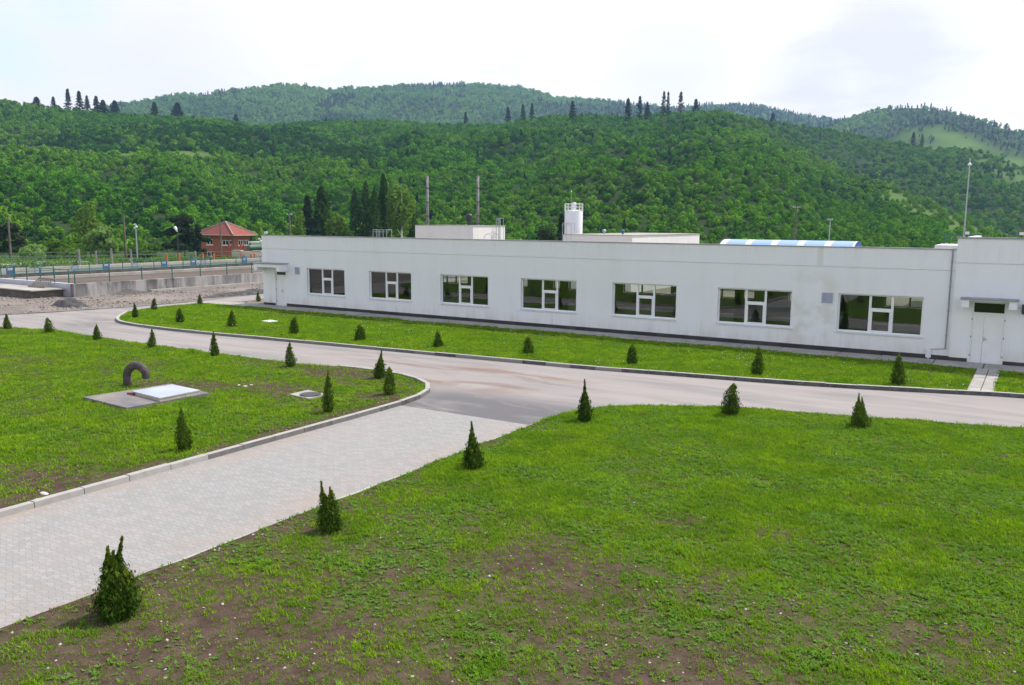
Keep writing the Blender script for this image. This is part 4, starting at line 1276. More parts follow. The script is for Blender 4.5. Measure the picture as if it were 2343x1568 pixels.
door(DL, YB + .10, (.5, .5), 2.02)
door(DR, YB - .02, (.36, .64), 2.06)
for a, b, y, z0, z1, dp in ((-43.40, -41.05, YB - .002, 2.36, 2.84, .75), (-2.60, -.68, YB - .066, 2.36, 2.70, .70)):
    mb = MB(); mb.box(a, b, y - dp, y, 2.64, z1 - .03) if z1 < 2.8 else mb.box(a, b, y - dp, y, 2.60, z1 - .03)
    lowz = 2.64 if z1 < 2.8 else 2.60
    mb.box(a + .003, a + .28, y - dp + .003, y, z0, lowz); mb.box(b - .28, b - .003, y - dp + .003, y, z0, lowz)
    cn_ = mb.build('canopy', M['render'], bld)
    mb = MB(); mb.box(a - .04, b + .04, y - dp - .05, y, z1 - .028, z1 + .03); mb.build('canopy_flashing', M['coping'], cn_)
for a, b, z0, z1 in ((-40.42, -40.03, 2.19, 2.65), (-8.07, -7.61, 2.18, 2.63)):
    mb = MB(); mb.box(a, b, YB - .035, YB - .003, z0, z0 + .035); mb.box(a, b, YB - .035, YB - .003, z1 - .035, z1)
    mb.box(a, a + .035, YB - .035, YB - .003, z0 + .035, z1 - .035); mb.box(b - .035, b, YB - .035, YB - .003, z0 + .035, z1 - .035)
    mb.box((a + b) / 2 - .015, (a + b) / 2 + .015, YB - .035, YB - .003, z0 + .035, z1 - .035)
    n = 9
    for i in range(n):
        z = z0 + .04 + (z1 - z0 - .08) * i / n
        for p, q in ((a + .035, (a + b) / 2 - .015), ((a + b) / 2 + .015, b - .035)):
            mb.quadv((p, YB - .030, z), (q, YB - .030, z), (q, YB - .008, z + .045), (p, YB - .008, z + .045))
    gv = mb.build('air_grille', M['grille'], bld)
    mb = MB(); mb.quadv((a + .03, YB - .004, z0 + .03), (b - .03, YB - .004, z0 + .03), (b - .03, YB - .004, z1 - .03), (a + .03, YB - .004, z1 - .03)); mb.build('grille_backing', M['dark'], gv)
mb = MB(); mb.tube((-3.09, YB - .05, .56), (-3.09, YB - .05, 4.6), .028, n=8)
for z in (1.1, 2.1, 3.1, 4.1): mb.box(-3.13, -3.05, YB - .085, YB - .015, z, z + .03)
mb.tube((-3.09, YB - .05, .56), (-3.66, YB - .05, .50), .014, n=6)
mb.build('downpipe', M['pipe_grey'], bld)
mb = MB(); mb.box(-3.80, -3.60, YB - .12, YB - .014, .15, .47); mb.tube((-3.70, YB - .06, .02), (-3.70, YB - .06, .15), .03, n=8); mb.build('meter_box', M['sill'], bld, bevel=.01)
mb = MB(); mb.box(-.53, -.35, YB - .20, YB - .066, 2.2, 2.54); mb.tube((-.44, YB - .2, 2.3), (-.44, YB - .26, 2.2), .07, .09, 10); mb.build('wall_lamp', M['dark'], bld)


def hoop_frame(x0, x1, y, z0, z1, n=4):
    mb = MB(); r = .022
    for i in range(n):
        x = x0 + (x1 - x0) * (i / (n - 1)); mb.tube((x, y, z0), (x, y, z1), r, n=6)
    mb.tube((x0, y, z1), (x1, y, z1), r, n=6); mb.tube((x0, y, z1 - .16), (x1, y, z1 - .16), r * .8, n=6)
    mb.tube((x0, y, z1), (x0, y + .6, z1), r, n=6); mb.tube((x1, y, z1), (x1, y + .6, z1), r, n=6)
    mb.tube((x0, y + .6, z0), (x0, y + .6, z1), r, n=6); mb.tube((x1, y + .6, z0), (x1, y + .6, z1), r, n=6)
    return mb


xa, za = onY(853, 526, YR - .3); xb, _ = onY(884, 526, YR - .3)
hoop_frame(xa, xb, YR - .3, 3.95, za, 5).build('ladder_guard', M['galv'], bld)
mb = MB()
for px, off in ((1117, 0), (1125, .5)):
    xc, zc = onY(px, 535, YR - .6); r = .28 if off else .30
    mb.path([(xc + r * 1.5 * math.cos(t), YR - .6 + off, 4.05 + (zc - 4.05) * math.sin(t)) for t in np.linspace(0, math.pi, 14)], .018, 6)
mb.build('ladder_hoop', M['galv'], bld)
# small floodlights on the parapet
for px, py, Y, z0 in ((608, 530, YB + .1, 4.64), (2212, 541, YB, 5.115), (2336, 545, YB, 5.115)):
    x, z = onY(px, py, Y); x = min(max(x, BX0 + .15), 7)
    mb = MB(); mb.tube((x, Y, z0), (x, Y, z0 + .08), .02, n=6); mb.box(x - .10, x + .10, Y - .07, Y + .07, z0 + .08, z0 + .24)
    fl = mb.build('floodlight', M['dark'] if px > 700 else M['grille'], bld)
    mb = MB(); mb.box(x - .08, x + .08, Y - .082, Y - .071, z0 + .1, z0 + .22); mb.build('lens', M['lens'], fl)

# ------------------------------------------------------------------ things behind the building
def block(name, pxl, pxc, pxr, pyt, Y, label, stripe=None):
    """flat roofed block: near corner at pxc, -Y face to the left of it, +X face to the right"""
    xl, zt = onY(pxl, pyt, Y); xc, _ = onY(pxc, pyt, Y); yr, _ = onX(pxr, pyt, xc)
    t = thing(name, ((xl + xc) / 2, Y, 0), label, 'building')
    mb = MB(); mb.box(xl, xc, Y, yr, 0, zt - .05); mb.build('wall', M['render_plain'], t)
    mb = MB(); mb.box(xl - .06, xc + .06, Y - .06, yr + .06, zt - .049, zt); mb.build('coping', M['concrete'], t)
    return t, xl, xc, Y, yr, zt


t, xl, xc, y0, yr, zt = block('plant_room_block', 949.5, 1082, 1155, 515, 70, 'plain white flat roofed block rising behind the long building, left of the silo')
mb = hoop_frame(xc + .05, xc + .5, yr - 1.7, 1.2, zt + .75, 3)
for k in range(9): mb.tube((xc + .25, yr - 1.7, 1.2 + k * .45), (xc + .25, yr - 1.1, 1.2 + k * .45), .015, n=6)
mb.build('ladder', M['galv'], t)
t2, xl2, xc2, y02, yr2, zt2 = block('blower_house_block', 1288, 1446, 1600, 536, 62, 'low white flat roofed block at the foot of the silo, behind the long building')
mb = hoop_frame(xl2 + .1, xl2 + .9, y02 - .3, 2.0, zt2 + .9, 3); mb.build('ladder', M['galv'], t2)
for px, mt in ((1382, 'galv'), (1424, 'blue')):
    x, z = onY(px, 537, y02 + 4)
    mb = MB(); mb.tube((x, y02 + 4, zt2 - .1), (x, y02 + 4, zt2 + .22), .09, n=10); mb.lathe((x, y02 + 4, zt2 + .2), [(.17, 0), (.17, .12), (.05, .2), (0, .21)], 12)
    mb.build('roof_vent', M[mt], t2)
# silo
sx_, sy_, _ = far(1312, 500, 112); sr = 40 / FL * 112 / 2 * 1.02
zt = far(1312, 483, 112)[2]; zr = far(1312, 467, 112)[2]; zc = far(1312, 464, 112)[2]; za = far(1306, 438, 112)[2]
t = thing('lime_silo', (sx_, sy_, 0), 'white cylindrical silo with a railed top and an antenna', 'silo')
mb = MB(); mb.lathe((sx_, sy_, 0), [(sr, 0), (sr, zt - .12), (sr * .96, zt), (0, zt + .15)], 40); mb.build('body', M['silo'], t, smooth=False).data.shade_smooth()
mb = MB(); n = 14
for i in range(n):
    a = 6.283 * i / n; p = (sx_ + sr * math.cos(a), sy_ + sr * math.sin(a)); q = (sx_ + sr * math.cos(a + 6.283 / n), sy_ + sr * math.sin(a + 6.283 / n))
    mb.tube((*p, zt - .1), (*p, zr), .035, n=6)
    for z in (zt + .12, (zt + zr) / 2 + .05, zr): mb.tube((*p, z), (*q, z), .03, n=6)
mb.build('railing', M['white'], t)
mb = MB(); mb.lathe((sx_ + .05, sy_, zt), [(.24, 0), (.24, zc - zt - .2), (.30, zc - zt - .15), (.26, zc - zt), (0, zc - zt + .05)], 16); mb.build('filter_cap', M['silo'], t, smooth=True)
ax, ay, _ = far(1306, 470, 112)
mb = MB(); mb.tube((ax, ay, zt), (ax, ay, za), .035, .02, 6); mb.lathe((ax, ay, za), [(0, -.1), (.09, 0), (0, .1)], 8); mb.build('antenna', M['galv'], t)
# vault roofed store
xa, z1 = onY(1643, 549, 72); xb, z2 = onY(1935, 549, 72); xe, _ = onY(1950, 552, 72)
zt = onY(1790, 550.5, 72)[1]; rv = 2.0; zb = zt - 1.5
t = thing('vaulted_store', ((xa + xb) / 2, 74, 0), 'long low vault roof of blue and cream sheets behind the long building', 'building')
mb = MB(); n = 14; prof_ = [(74 - 2.4 * math.cos(a), zb + 1.5 * math.sin(a)) for a in np.linspace(0, math.pi, n)]
for (ya, z_a), (yb, z_b) in zip(prof_[:-1], prof_[1:]): mb.quadv((xa, ya, z_a), (xb + .6, ya, z_a), (xb + .6, yb, z_b), (xa, yb, z_b))
mb.build('roof', M['vault'], t, smooth=True)
mb = MB(); mb.quadv(*[(xb + .59, y, z) for y, z in prof_]); mb.build('gable', M['vault_end'], t)
mb = MB(); mb.quadv(*[(xa + .01, y, z) for y, z in reversed(prof_)]); mb.build('gable', M['vault_end'], t)
mb = MB(); mb.box(xa + .1, xb + .5, 71.7, 76.3, 0, zb); mb.build('wall', M['render_plain'], t)
# railed tank roof beside the tall end
xa, z1 = onY(2138, 561, 66); xb, _ = onY(2230, 561, 66)
t = thing('roofed_tank', ((xa + xb) / 2, 68, 0), 'white slab roofed tank with a thin green railing beside the taller block', 'tank')
mb = MB(); mb.box(xa + .25, xb, 66.2, 71, 0, z1 - .24); mb.build('wall', M['render_plain'], t)
mb = MB(); mb.box(xa, xb + .2, 66, 71.2, z1 - .238, z1); mb.build('roof_slab', M['white'], t)
mb = MB()
for i in range(8):
    x = xa + .3 + (xb - xa) * i / 7; mb.tube((x, 69, z1), (x, 69, z1 + .75), .025, n=6)
for z in (.38, .75): mb.tube((xa + .3, 69, z1 + z), (xb + .3, 69, z1 + z), .02, n=6)
mb.build('railing', M['teal'], t)


# ------------------------------------------------------------------ poles and lamps
def zg(x, y):
    return float(terrain(np.array([math.atan2(x, y)]), np.array([max(118., math.hypot(x, y))]))[0]) if math.hypot(x, y) > 118 else -.03


def banded_stack(px, pyt, r, label):
    x, y, z = far(px, pyt, r); g = zg(x, y); w = 6.2 / FL * r / 2
    t = thing('steel_stack', (x, y, g), label, 'stack', 'tall banded stacks')
    mb = MB(); mb.tube((x, y, g), (x, y, z), w, w * .92, 14); mb.build('shaft', M['pole'], t, smooth=False).data.shade_smooth()
    step = 31 / FL * r
    k = 0; zz = z - step * .9
    while zz > g + 1 and k < 12:
        mb = MB(); mb.tube((x, y, zz), (x, y, zz + .14), w * 1.16, n=14); mb.build('flange', M['pole_band'], t); zz -= step; k += 1
    return t


banded_stack(977, 403, 125, 'left one of two tall grey banded stacks behind the white block')
t = banded_stack(1093, 403, 122, 'right one of two tall grey banded stacks, next to the dark burner')
x, y, z = far(1073, 497, 118); t = thing('flare_burner', (x, y, -.03), 'dark burner drum on a stand left of the right stack', 'burner')
mb = MB(); mb.lathe((x, y, 0), [(.34, z - 1.3), (.34, z - .45), (.46, z - .4), (.46, z + .25), (.32, z + .4), (0, z + .45)], 16); mb.build('drum', M['dark'], t)
mb = MB(); mb.tube((x, y, 0), (x, y, z - 1.2), .3, n=10)
for dx in (-1.3, 1.9): mb.tube((x + dx, y, 0), (x + dx, y, z - .9), .09, n=8); mb.tube((x + dx, y, z - .9), (x, y, z - .9), .07, n=8)
mb.build('stand', M['dark'], t)


def utility_pole(px, pyt, r, label, arm=False, w=3.2):
    x, y, z = far(px, pyt, r); g = zg(x, y); rad = w / FL * r / 2
    t = thing('utility_pole', (x, y, g), label, 'pole', 'timber utility poles')
    mb = MB(); mb.tube((x, y, g), (x, y, z), rad * 1.1, rad * .8, 10); mb.build('shaft', M['wood_pole'], t)
    if arm:
        mb = MB(); l = 8 / FL * r; zz = z - 5 / FL * r; mb.box(x - l, x + l, y - .07, y + .07, zz, zz + .14)
        for k in (-.9, 0, .9): mb.tube((x + l * k, y, zz + .14), (x + l * k, y, zz + .36), .06, .03, 8)
        mb.build('crossarm', M['galv'], t)


utility_pole(18, 494, 185, 'weathered timber pole at the far left edge before dark conifer', w=4)
utility_pole(282, 489, 190, 'dark timber pole right of the pale willow', w=4.5)
utility_pole(503, 502, 140, 'thin timber pole standing in front of the brick house', w=3.2)
utility_pole(662, 487, 150, 'timber pole with crossarm and insulators left of the poplars', True, 4)
utility_pole(1822, 470, 150, 'timber pole behind the striped vault roof', True, 3.2)
utility_pole(724 + 318, 490 + 4, 150, 'short timber pole between the two banded stacks', False, 2.6)


def street_lamp(px, pyt, r, label, kind, w=2.4):
    x, y, z = far(px, pyt, r); g = zg(x, y); rad = max(w / FL * r / 2, .03)
    t = thing('street_lamp', (x, y, g), label, 'street lamp', 'site lamp posts')
    mb = MB(); mb.tube((x, y, g), (x, y, z), rad, rad * .7, 10); mb.build('post', M['galv'] if kind != 'tilt' else M['dark'], t)
    s = r / FL
    mb = MB()
    if kind == 'pair':
        for dx, dz in ((-3, -9), (2.5, -6.5), (-2, -2)):
            mb.lathe((x + dx * s, y, z + dz * s), [(0, -1.6 * s), (2.6 * s, -1.2 * s), (2.6 * s, .9 * s), (.8 * s, 2.0 * s), (0, 2.0 * s)], 10)
    elif kind == 'tilt':
        mb.path([(x - 7 * s, y, z + 5 * s), (x - 3 * s, y, z + 1 * s), (x + .5 * s, y, z - 4 * s)], [3.2 * s, 2.6 * s, 1.2 * s], 10)
    elif kind == 'spike':
        mb.lathe((x, y, z - 12 * s), [(0, -3 * s), (3.8 * s, -2.0 * s), (3.2 * s, .5 * s), (1.2 * s, 3 * s), (0, 3.4 * s)], 14)
    else:
        mb.box(x - 4.5 * s, x + 4.5 * s, y - .3, y + .3, z - 1.5 * s, z + 1.0 * s)
    mb.build('lamp_head', M['lens'] if kind != 'flat' else M['galv'], t, smooth=kind in ('pair', 'spike'))


street_lamp(310, 512, 130, 'galvanised lamp post with white round heads before the woods', 'pair', 3.2)
street_lamp(405, 526, 130, 'dark post with a tilted white floodlight left of brick house', 'tilt', 3)
street_lamp(2219, 362, 62, 'tall grey lamp post with white head and spike behind the taller block', 'spike', 3.2)
street_lamp(1899, 502, 110, 'slim lamp post behind the right end of the striped vault', 'flat', 2.8)
street_lamp(573 + 28 * 0 + 22, 545, 150, 'small twin headed lamp post between brick house and white building', 'pair', 2)

# ------------------------------------------------------------------ settling tanks on the left
WALLX = -59.2
t = thing('settling_tank', (WALLX, 60, 0), 'long stained concrete tank wall holding brown water, left of the white building', 'tank')
mb = MB(); mb.box(WALLX - .45, WALLX, 35.0, 96, -.1, .93); mb.build('front_wall', M['tank'], t)
mb = MB(); mb.box(-90, WALLX - .452, 35.02, 35.45, -.1, .93); mb.build('side_wall', M['tank_pale'], t)
mb = MB(); mb.box(-69.2, -68.6, 35.452, 96, -.1, .95); mb.build('inner_wall', M['concrete'], t)
mb = MB(); mb.box(-82.3, -81.8, 35.452, 96, -.1, .95); mb.build('inner_wall', M['concrete'], t)
mb = MB(); mb.box(-73.4, -73.0, 35.452, 96, -.1, .97); mb.build('inner_wall', M['ledge'], t)
mb = MB(); mb.box(-59.1, -58.75, 41, 96, -.05, .16); mb.build('kerb_beam', M['concrete'], t)
# slipped slab at the foot of the wall
mb = MB(); mb.quadv((WALLX + .01, 37.8, .0), (WALLX + .9, 38.0, .0), (WALLX + .9, 40.6, .02), (WALLX + .01, 39.2, .34)); mb.build('broken_slab', M['ledge'], t)
wa = poly_sheet('water', [(-68.6, 35.45), (WALLX - .45, 35.45), (WALLX - .45, 96), (-68.6, 96)], .70, M['water_brown'], 8)
wb = poly_sheet('water', [(-81.8, 35.45), (-73.4, 35.45), (-73.4, 96), (-81.8, 96)], .62, M['water_green'], 8)


def railing(pts, label, mat, h=1.0, z=.93, step=2.4, rails=(1.0, .55), rr=.03, name='railing', group=None):
    a = np.array(pts[0], float)
    t = thing(name, (pts[0][0], pts[0][1], z), label, 'railing', group)
    mb = MB()
    for p, q in zip(pts[:-1], pts[1:]):
        p = np.array(p, float); q = np.array(q, float)
        for k in rails: mb.tube((*p, z + h * k), (*q, z + h * k), rr * .8, n=6, cap=False)
        n = max(1, int(np.linalg.norm(q - p) / step))
        for i in range(n + 1):
            c = p + (q - p) * i / n
            pm = MB(); pm.tube((*c, z - .01), (*c, z + h * 1.02), rr * 1.35, n=6); pm.build('post', mat, t)
    mb.build('rail', mat, t)
    return t


railing([(WALLX - .15, 35.2), (WALLX - .15, 84)], 'teal post railing along the top of stained tank wall', M['teal'], 1.0, .93, 2.7, (1.0,), .03)
railing([(WALLX - .9, 35.2), (-88, 35.2)], 'teal post railing on the pale side wall of the tank at the left', M['teal'], 1.0, .93, 1.75, (1.0,), .033)
railing([(-68.9, 36), (-68.9, 92)], 'second teal railing on the inner wall across the brown water', M['teal'], .95, .95, 3.0, (1.0, .5), .026)
railing([(-97, 44), (-97, 100)], 'faded green mesh railing beyond the second tank', M['teal_pale'], 1.0, .2, 3.2, (1.0, .5), .025)
# gate stands along the inner wall
gates = [(255 * .2585, 0)]
gi = 0
for px, py, kind in ((52, 633, 'p'), (105, 629, 'b'), (162, 628, 'b'), (212, 626, 'p'), (356, 620, 'p'), (448, 615, 'p'), (480, 613, 'p'), (660, 0, '')):
    pass
wall_gates = [(36.6, 'pale_blue'), (37.9, 'blue'), (40.2, 'pale_blue'), (43.5, 'pale_blue'), (46.5, 'blue'), (49.4, 'pale_blue'), (52.6, 'blue'), (56.0, 'blue'), (57.2, 'pale_blue'), (62.5, 'blue'), (66.0, 'blue'), (71.5, 'blue'), (74.5, 'blue')]
gl = ['first', 'second', 'third', 'fourth', 'fifth', 'sixth', 'seventh', 'eighth', 'ninth', 'tenth', 'eleventh', 'twelfth', 'thirteenth']
gate0 = None
for i, (yy, cm) in enumerate(wall_gates):
    tgt = (-73.2, yy, .97)
    c = 'pale blue' if cm == 'pale_blue' else 'deep blue'
    lb = f'{c} sluice gate stand on the inner tank wall, {gl[i]} from the left'
    t = thing('sluice_gate', tgt, lb, 'gate stand', 'sluice gate stands on the tank wall')
    mb = MB(); x, y, z = tgt
    h = .5 if cm == 'blue' else .42
    mb.box(x - .05, x + .05, y - .32, y - .24, z, z + h); mb.box(x - .05, x + .05, y + .24, y + .32, z, z + h); mb.box(x - .06, x + .06, y - .36, y + .36, z + h, z + h + .09); mb.build('frame', M[cm], t)
    mb = MB(); mb.box(x - .03, x + .03, y - .235, y + .235, z - .12, z + .34); mb.build('gate_plate', M['galv' if cm == 'pale_blue' else 'blue'], t)
    mb = MB(); mb.tube((x, y, z + h + .09), (x, y, z + h + .28), .03, n=6); mb.path([(x + .16 * math.cos(a), y + .16 * math.sin(a), z + h + .27) for a in np.linspace(0, 6.283, 11)], .022, 5, False); mb.build('handwheel', M['blue'], t)
# blue pipe on the inner wall
mb = MB(); mb.tube((-72.6, 38, 1.0), (-72.6, 66, 1.0), .04, n=10)
tag(mb.build('blue_pipe', M['teal'], None), 'long teal pipe lying beside the dark inner wall of the tanks', 'pipe')
mb = MB(); mb.box(-86, -74.2, 36.2, 36.6, 1.35, 1.6); mb.box(-74.6, -74.2, 36.25, 36.55, .6, 1.35)
tag(mb.build('blue_walkway_beam', M['blue']), 'blue steel beam over the second tank at the left edge', 'beam')

# ledge and crate rack at the outer foot of the tank
lx, ly = ground(0, 665.4, .55)
t = thing('channel_ledge', (-70, 33.6, 0), 'low dark concrete channel with pale top along the tank side wall', 'channel')
mb = MB(); mb.box(-95, -60.6, 32.7, 35.0, -.1, .50); mb.build('body', M['ledge'], t)
mb = MB(); mb.box(-95, -60.3, 32.55, 35.0, .502, .58); mb.build('cover_slab', M['concrete'], t)
x0, _ = onY(68, 664, 34.2); x1, _ = onY(104, 667, 34.2)
t = thing('slatted_rack', ((x0 + x1) / 2, 34.4, .58), 'weathered slatted timber rack leaning on the pale tank wall', 'rack')
mb = MB(); w = x1 - x0; yb_ = 34.15; zb_ = .585; yt = 34.93; ztp = zb_ + .62
mb.quadv((x0, yb_, zb_), (x1, yb_, zb_), (x1, yb_ + .05, zb_ + .1), (x0, yb_ + .05, zb_ + .1))
for k in range(7):
    xa = x0 + w * k / 6.6; mb.path([(xa + .05, yb_ + .03, zb_ + .02), (xa + .20, yt - .04, ztp)], .045, 4)
mb.build('slat', M['timber'], t)
mb = MB(); mb.path([(x0 - .05, yb_, zb_ + .05), (x1 + .05, yb_, zb_ + .05)], .055, 4); mb.path([(x0 + .1, yt - .05, ztp), (x1 + .2, yt - .05, ztp)], .055, 4); mb.build('batten', M['timber'], t)
# dark heap of broken asphalt, low banks of rubble
def heap(name, c, a, b, h, seed, mat, label):
    gx, gy = np.meshgrid(np.linspace(-1, 1, 26), np.linspace(-1, 1, 16)); x = c[0] + gx * a; y = c[1] + gy * b
    z = np.clip(1 - gx ** 2 - gy ** 2, 0, 1) * h * (.35 + 1.3 * fbm(x / .5, y / .5, seed, 3)) - .02
    v = np.stack([x, y, z], -1).reshape(-1, 3); k = 26
    i, j = np.meshgrid(np.arange(15), np.arange(25), indexing='ij'); f = np.stack([i * k + j, i * k + j + 1, (i + 1) * k + j + 1, (i + 1) * k + j], -1).reshape(-1, 4)
    return tag(raw_mesh(name, v, f, mat, np.full(len(f), .5)), label, 'heap')


heap('rubble_heap', (-53.4, 31.2), 1.6, .8, .5, 3, M['rubble'], 'dark heap of broken asphalt on the gravel before the tank corner')
heap('rubble_heap', (-53.2, 26.8), 1.3, 2.2, .28, 4, M['gravel'], 'low pale stony heap on the gravel at the left edge')
heap('rubble_heap', (-51.3, 44), .8, 4.5, .30, 5, M['rubble'], 'long dark bank of scraped asphalt beside the road below the tank')
heap('rubble_heap', (-54.0, 36.4), 1.0, 2.8, .22, 6, M['gravel'], 'low gravel bank between road and stained tank wall')

# structures beyond the tanks
def slab(name, x0, x1, y0, y1, z0, z1, label, mat='concrete'):
    t = MB(); t.box(x0, x1, y0, y1, z0, z1); return tag(t.build(name, M[mat], bevel=.03), label, 'slab')


slab('concrete_bed', -94, -90.5, 48, 84, -.1, .30, 'pale concrete bed running behind the second railing')
slab('concrete_bed', -106, -101, 40, 62, -.1, .35, 'far concrete bed beneath the trees at left', 'concrete')
slab('concrete_bed', -88.5, -85, 62, 88, -.1, .35, 'stained concrete bed behind the blue gate stands', 'gravel')
for i, (px, py, r) in enumerate(((381, 590, 112), (410, 589, 112), (464, 589, 112), (489, 588, 112), (551, 587, 116), (574, 586, 116), (607 - 25, 592, 108))):
    x, y, z = far(px, 583, 118)
    nm = ('leftmost', 'second', 'third', 'fourth', 'fifth', 'sixth', 'seventh')[i]
    mb = MB(); mb.tube((x, y, -.04), (x, y, z), .10, n=10); mb.lathe((x, y, z), [(.13, 0), (.13, .1), (0, .16)], 10)
    tag(mb.build('marker_post', M['orange']), f'orange pipe post beyond the tanks, {nm} from the left', 'post', 'orange posts beyond the tanks')
for i, px in enumerate((300, 378, 445, 700 * .42, 748 * .2585 * 1.2)):
    pass
dk = [(181, 588, 110, 'a dark post left of the willow'), (228 - 8, 592, 108, 'dark short post below the willow'), (262 - 7, 586, 112, 'grey post just right of willow'), (447, 592, 108, 'dark stump post before the pines'), (300, 588, 112, 'dark post below the round headed lamp')]
for px, py, r, lb in dk:
    x, y, z = far(px, py, r)
    mb = MB(); mb.tube((x, y, -.04), (x, y, max(z + .9, 1.1)), .13, .11, n=8); mb.box(x - .2, x + .2, y - .2, y + .2, -.04, .12)
    tag(mb.build('valve_post', M['pole']), lb, 'post', 'dark posts beyond the tanks')
# boundary fence along the foot of the wood
railing([far(-60, 585, 118)[:2], far(150, 582, 120)[:2], far(300, 580, 121)[:2], far(430, 580, 121)[:2]], 'thin grey boundary fence along the foot of the wood', M['teal_pale'], 1.5, -.03, 3.2, (1.0, .7, .4, .1), .03, 'boundary_fence')

# cream wall with pipes in front of the house
xw0, yw0, _ = far(530, 590, 128); xw1 = -66.0
t = thing('pump_pit_wall', (xw0, yw0, -.3), 'cream concrete pit wall with rust stains in front of brick house', 'wall')
za = far(560, 575, 128)[2]; zb = far(560, 599, 128)[2]
dvec = np.array([1, .12]); pa = np.array([xw0, yw0]); pb = pa + dvec * 17
mb = MB(); mb.obox(pa, pb, .5, zb - 1.2, za, side=1); mb.build('body', M['cream'], t)
mb = MB()
for k in (.0, .22, .44, .68, .86):
    a = pa + (pb - pa) * k; b = pa + (pb - pa) * (k + .1); mb.obox(a, b, .7, za + .001, za + .18, side=.9)
mb.build('cap_block', M['concrete'], t)
for px, lb in ((532 + 31 * .0, 'red valve wheel on the cream wall right of the thin pole'), (555, 'red valve wheel at the right of cream wall beside the green tank')):
    px2 = 500 * .6049 + (1453 if 'thin' in lb else 1632) / 3.905 * .6049
    x, y, z = far(px2, 568, 128)
    t = thing('valve', (x, y, za), lb, 'valve', 'red valves on the pit wall')
    mb = MB(); mb.tube((x, y, za), (x, y, za + .55), .14, n=8); mb.build('stem', M['red'], t)
    mb = MB(); mb.path([(x + .32 * math.cos(a), y - .1, za + .75 + .32 * math.sin(a)) for a in np.linspace(0, 6.283, 13)], .08, 6, False); mb.tube((x - .3, y - .1, za + .75), (x + .3, y - .1, za + .75), .05, n=6); mb.build('handwheel', M['red'], t)
x0, y0, z0 = far(565, 567, 127); x1, y1, _ = far(612, 567, 131)
t = thing('green_tank', ((x0 + x1) / 2, (y0 + y1) / 2, za), 'long green cylindrical tank lying on the cream pit wall', 'tank')
mb = MB(); rr = .40; c0 = Vector((x0, y0 + .3, za + rr + .1)); c1 = Vector((x1, y1 + .3, za + rr + .1)); d = (c1 - c0).normalized()
mb.path([c0 - d * .25, c0 - d * .15, c0, c1, c1 + d * .15, c1 + d * .25], [.05, rr * .75, rr, rr, rr * .75, .05], 16); mb.build('shell', M['green_tank'], t, smooth=True)
mb = MB()
for k in (.2, .75):
    c = c0.lerp(c1, k); mb.box(c.x - .15, c.x + .15, c.y - .4, c.y + .4, za, za + .25)
mb.build('saddle', M['dark'], t)
# low white hut behind
x0, y0, z0 = far(574, 558, 175); x1, _, _ = far(612, 558, 175); zt = far(590, 556, 175)[2]; g = zg(x0, y0)
t = thing('white_hut', ((x0 + x1) / 2, y0, g), 'low white hut half hidden behind the corner of the long building', 'hut')
mb = MB(); mb.box(x0, x1 + 3, y0, y0 + 4, g - .3, zt); mb.build('wall', M['white'], t)
mb = MB(); mb.box(x0 - .3, x1 + 3.3, y0 - .4, y0 + 4.3, zt + .001, zt + .25); mb.build('roof', M['silo'], t)
mb = MB(); mb.box(x0 + 1.4, x0 + 2.5, y0 - .03, y0 - .001, zt - 2.0, zt - .8); mb.build('window', M['dark_glass'], t)

# ------------------------------------------------------------------ brick house
RH = 196.0
hx, hy, _ = far(536, 560, RH); Yh = hy
xl, _ = onY(460, 560, Yh); xr = hx; yb, _ = onX(572, 560, xr)
g = zg(hx, hy) - .2
zE = onY(536, 538, Yh)[1]
t = thing('brick_house', ((xl + xr) / 2, Yh, g), 'orange brick house with a red hip roof and white windows at the wood edge', 'house')
wins = []
zw = lambda py: onY(500, py, Yh)[1]
for pa_, pb_, t0, t1 in ((472.0, 487.0, 548.5, 561), (508.0, 530.5, 550, 561), (472.5, 489.5, 576.5, 588.5)):
    wins.append((onY(pa_, 555, Yh)[0], onY(pb_, 555, Yh)[0], zw(t1), zw(t0)))
mb = MB(); wall(mb, xl, xr, g - .5, zE + .2, wins, Yh, .35)
winx = []
for pa_, pb_ in ((545, 556), (558, 569)):
    winx.append((onX(pa_, 555, xr)[0], onX(pb_, 555, xr)[0], zw(561), zw(549)))
wall(mb, Yh + .352, yb, g - .5, zE + .2, winx, xr, .35, 'x')
mb.box(xl, xl + .35, Yh + .352, yb, g - .5, zE + .2); mb.box(xl + .352, xr - .352, yb - .35, yb, g - .5, zE + .2)
mb.build('wall', M['brick'], t)
for k, (a, b, c, e) in enumerate(wins):
    mb = MB(); f = .14; y0 = Yh + .06
    mb.box(a, a + f, y0, y0 + .1, c, e); mb.box(b - f, b, y0, y0 + .1, c, e); mb.box(a + f, b - f, y0, y0 + .1, e - f, e); mb.box(a + f, b - f, y0, y0 + .1, c, c + f)
    ns = 3 if k == 1 else 2
    for i in range(1, ns): xm = a + (b - a) * i / ns; mb.box(xm - f * .6, xm + f * .6, y0, y0 + .1, c + f, e - f)
    wn = mb.build('window', M['white'], t)
    mb = MB(); mb.quadv((a + .1, y0 + .06, c + .1), (b - .1, y0 + .06, c + .1), (b - .1, y0 + .06, e - .1), (a + .1, y0 + .06, e - .1)); mb.build('pane', M['dark_glass'], wn)
    mb = MB(); mb.box(a - .12, b + .12, Yh - .12, Yh + .055, c - .16, c - .004); mb.build('sill', M['white'], wn)
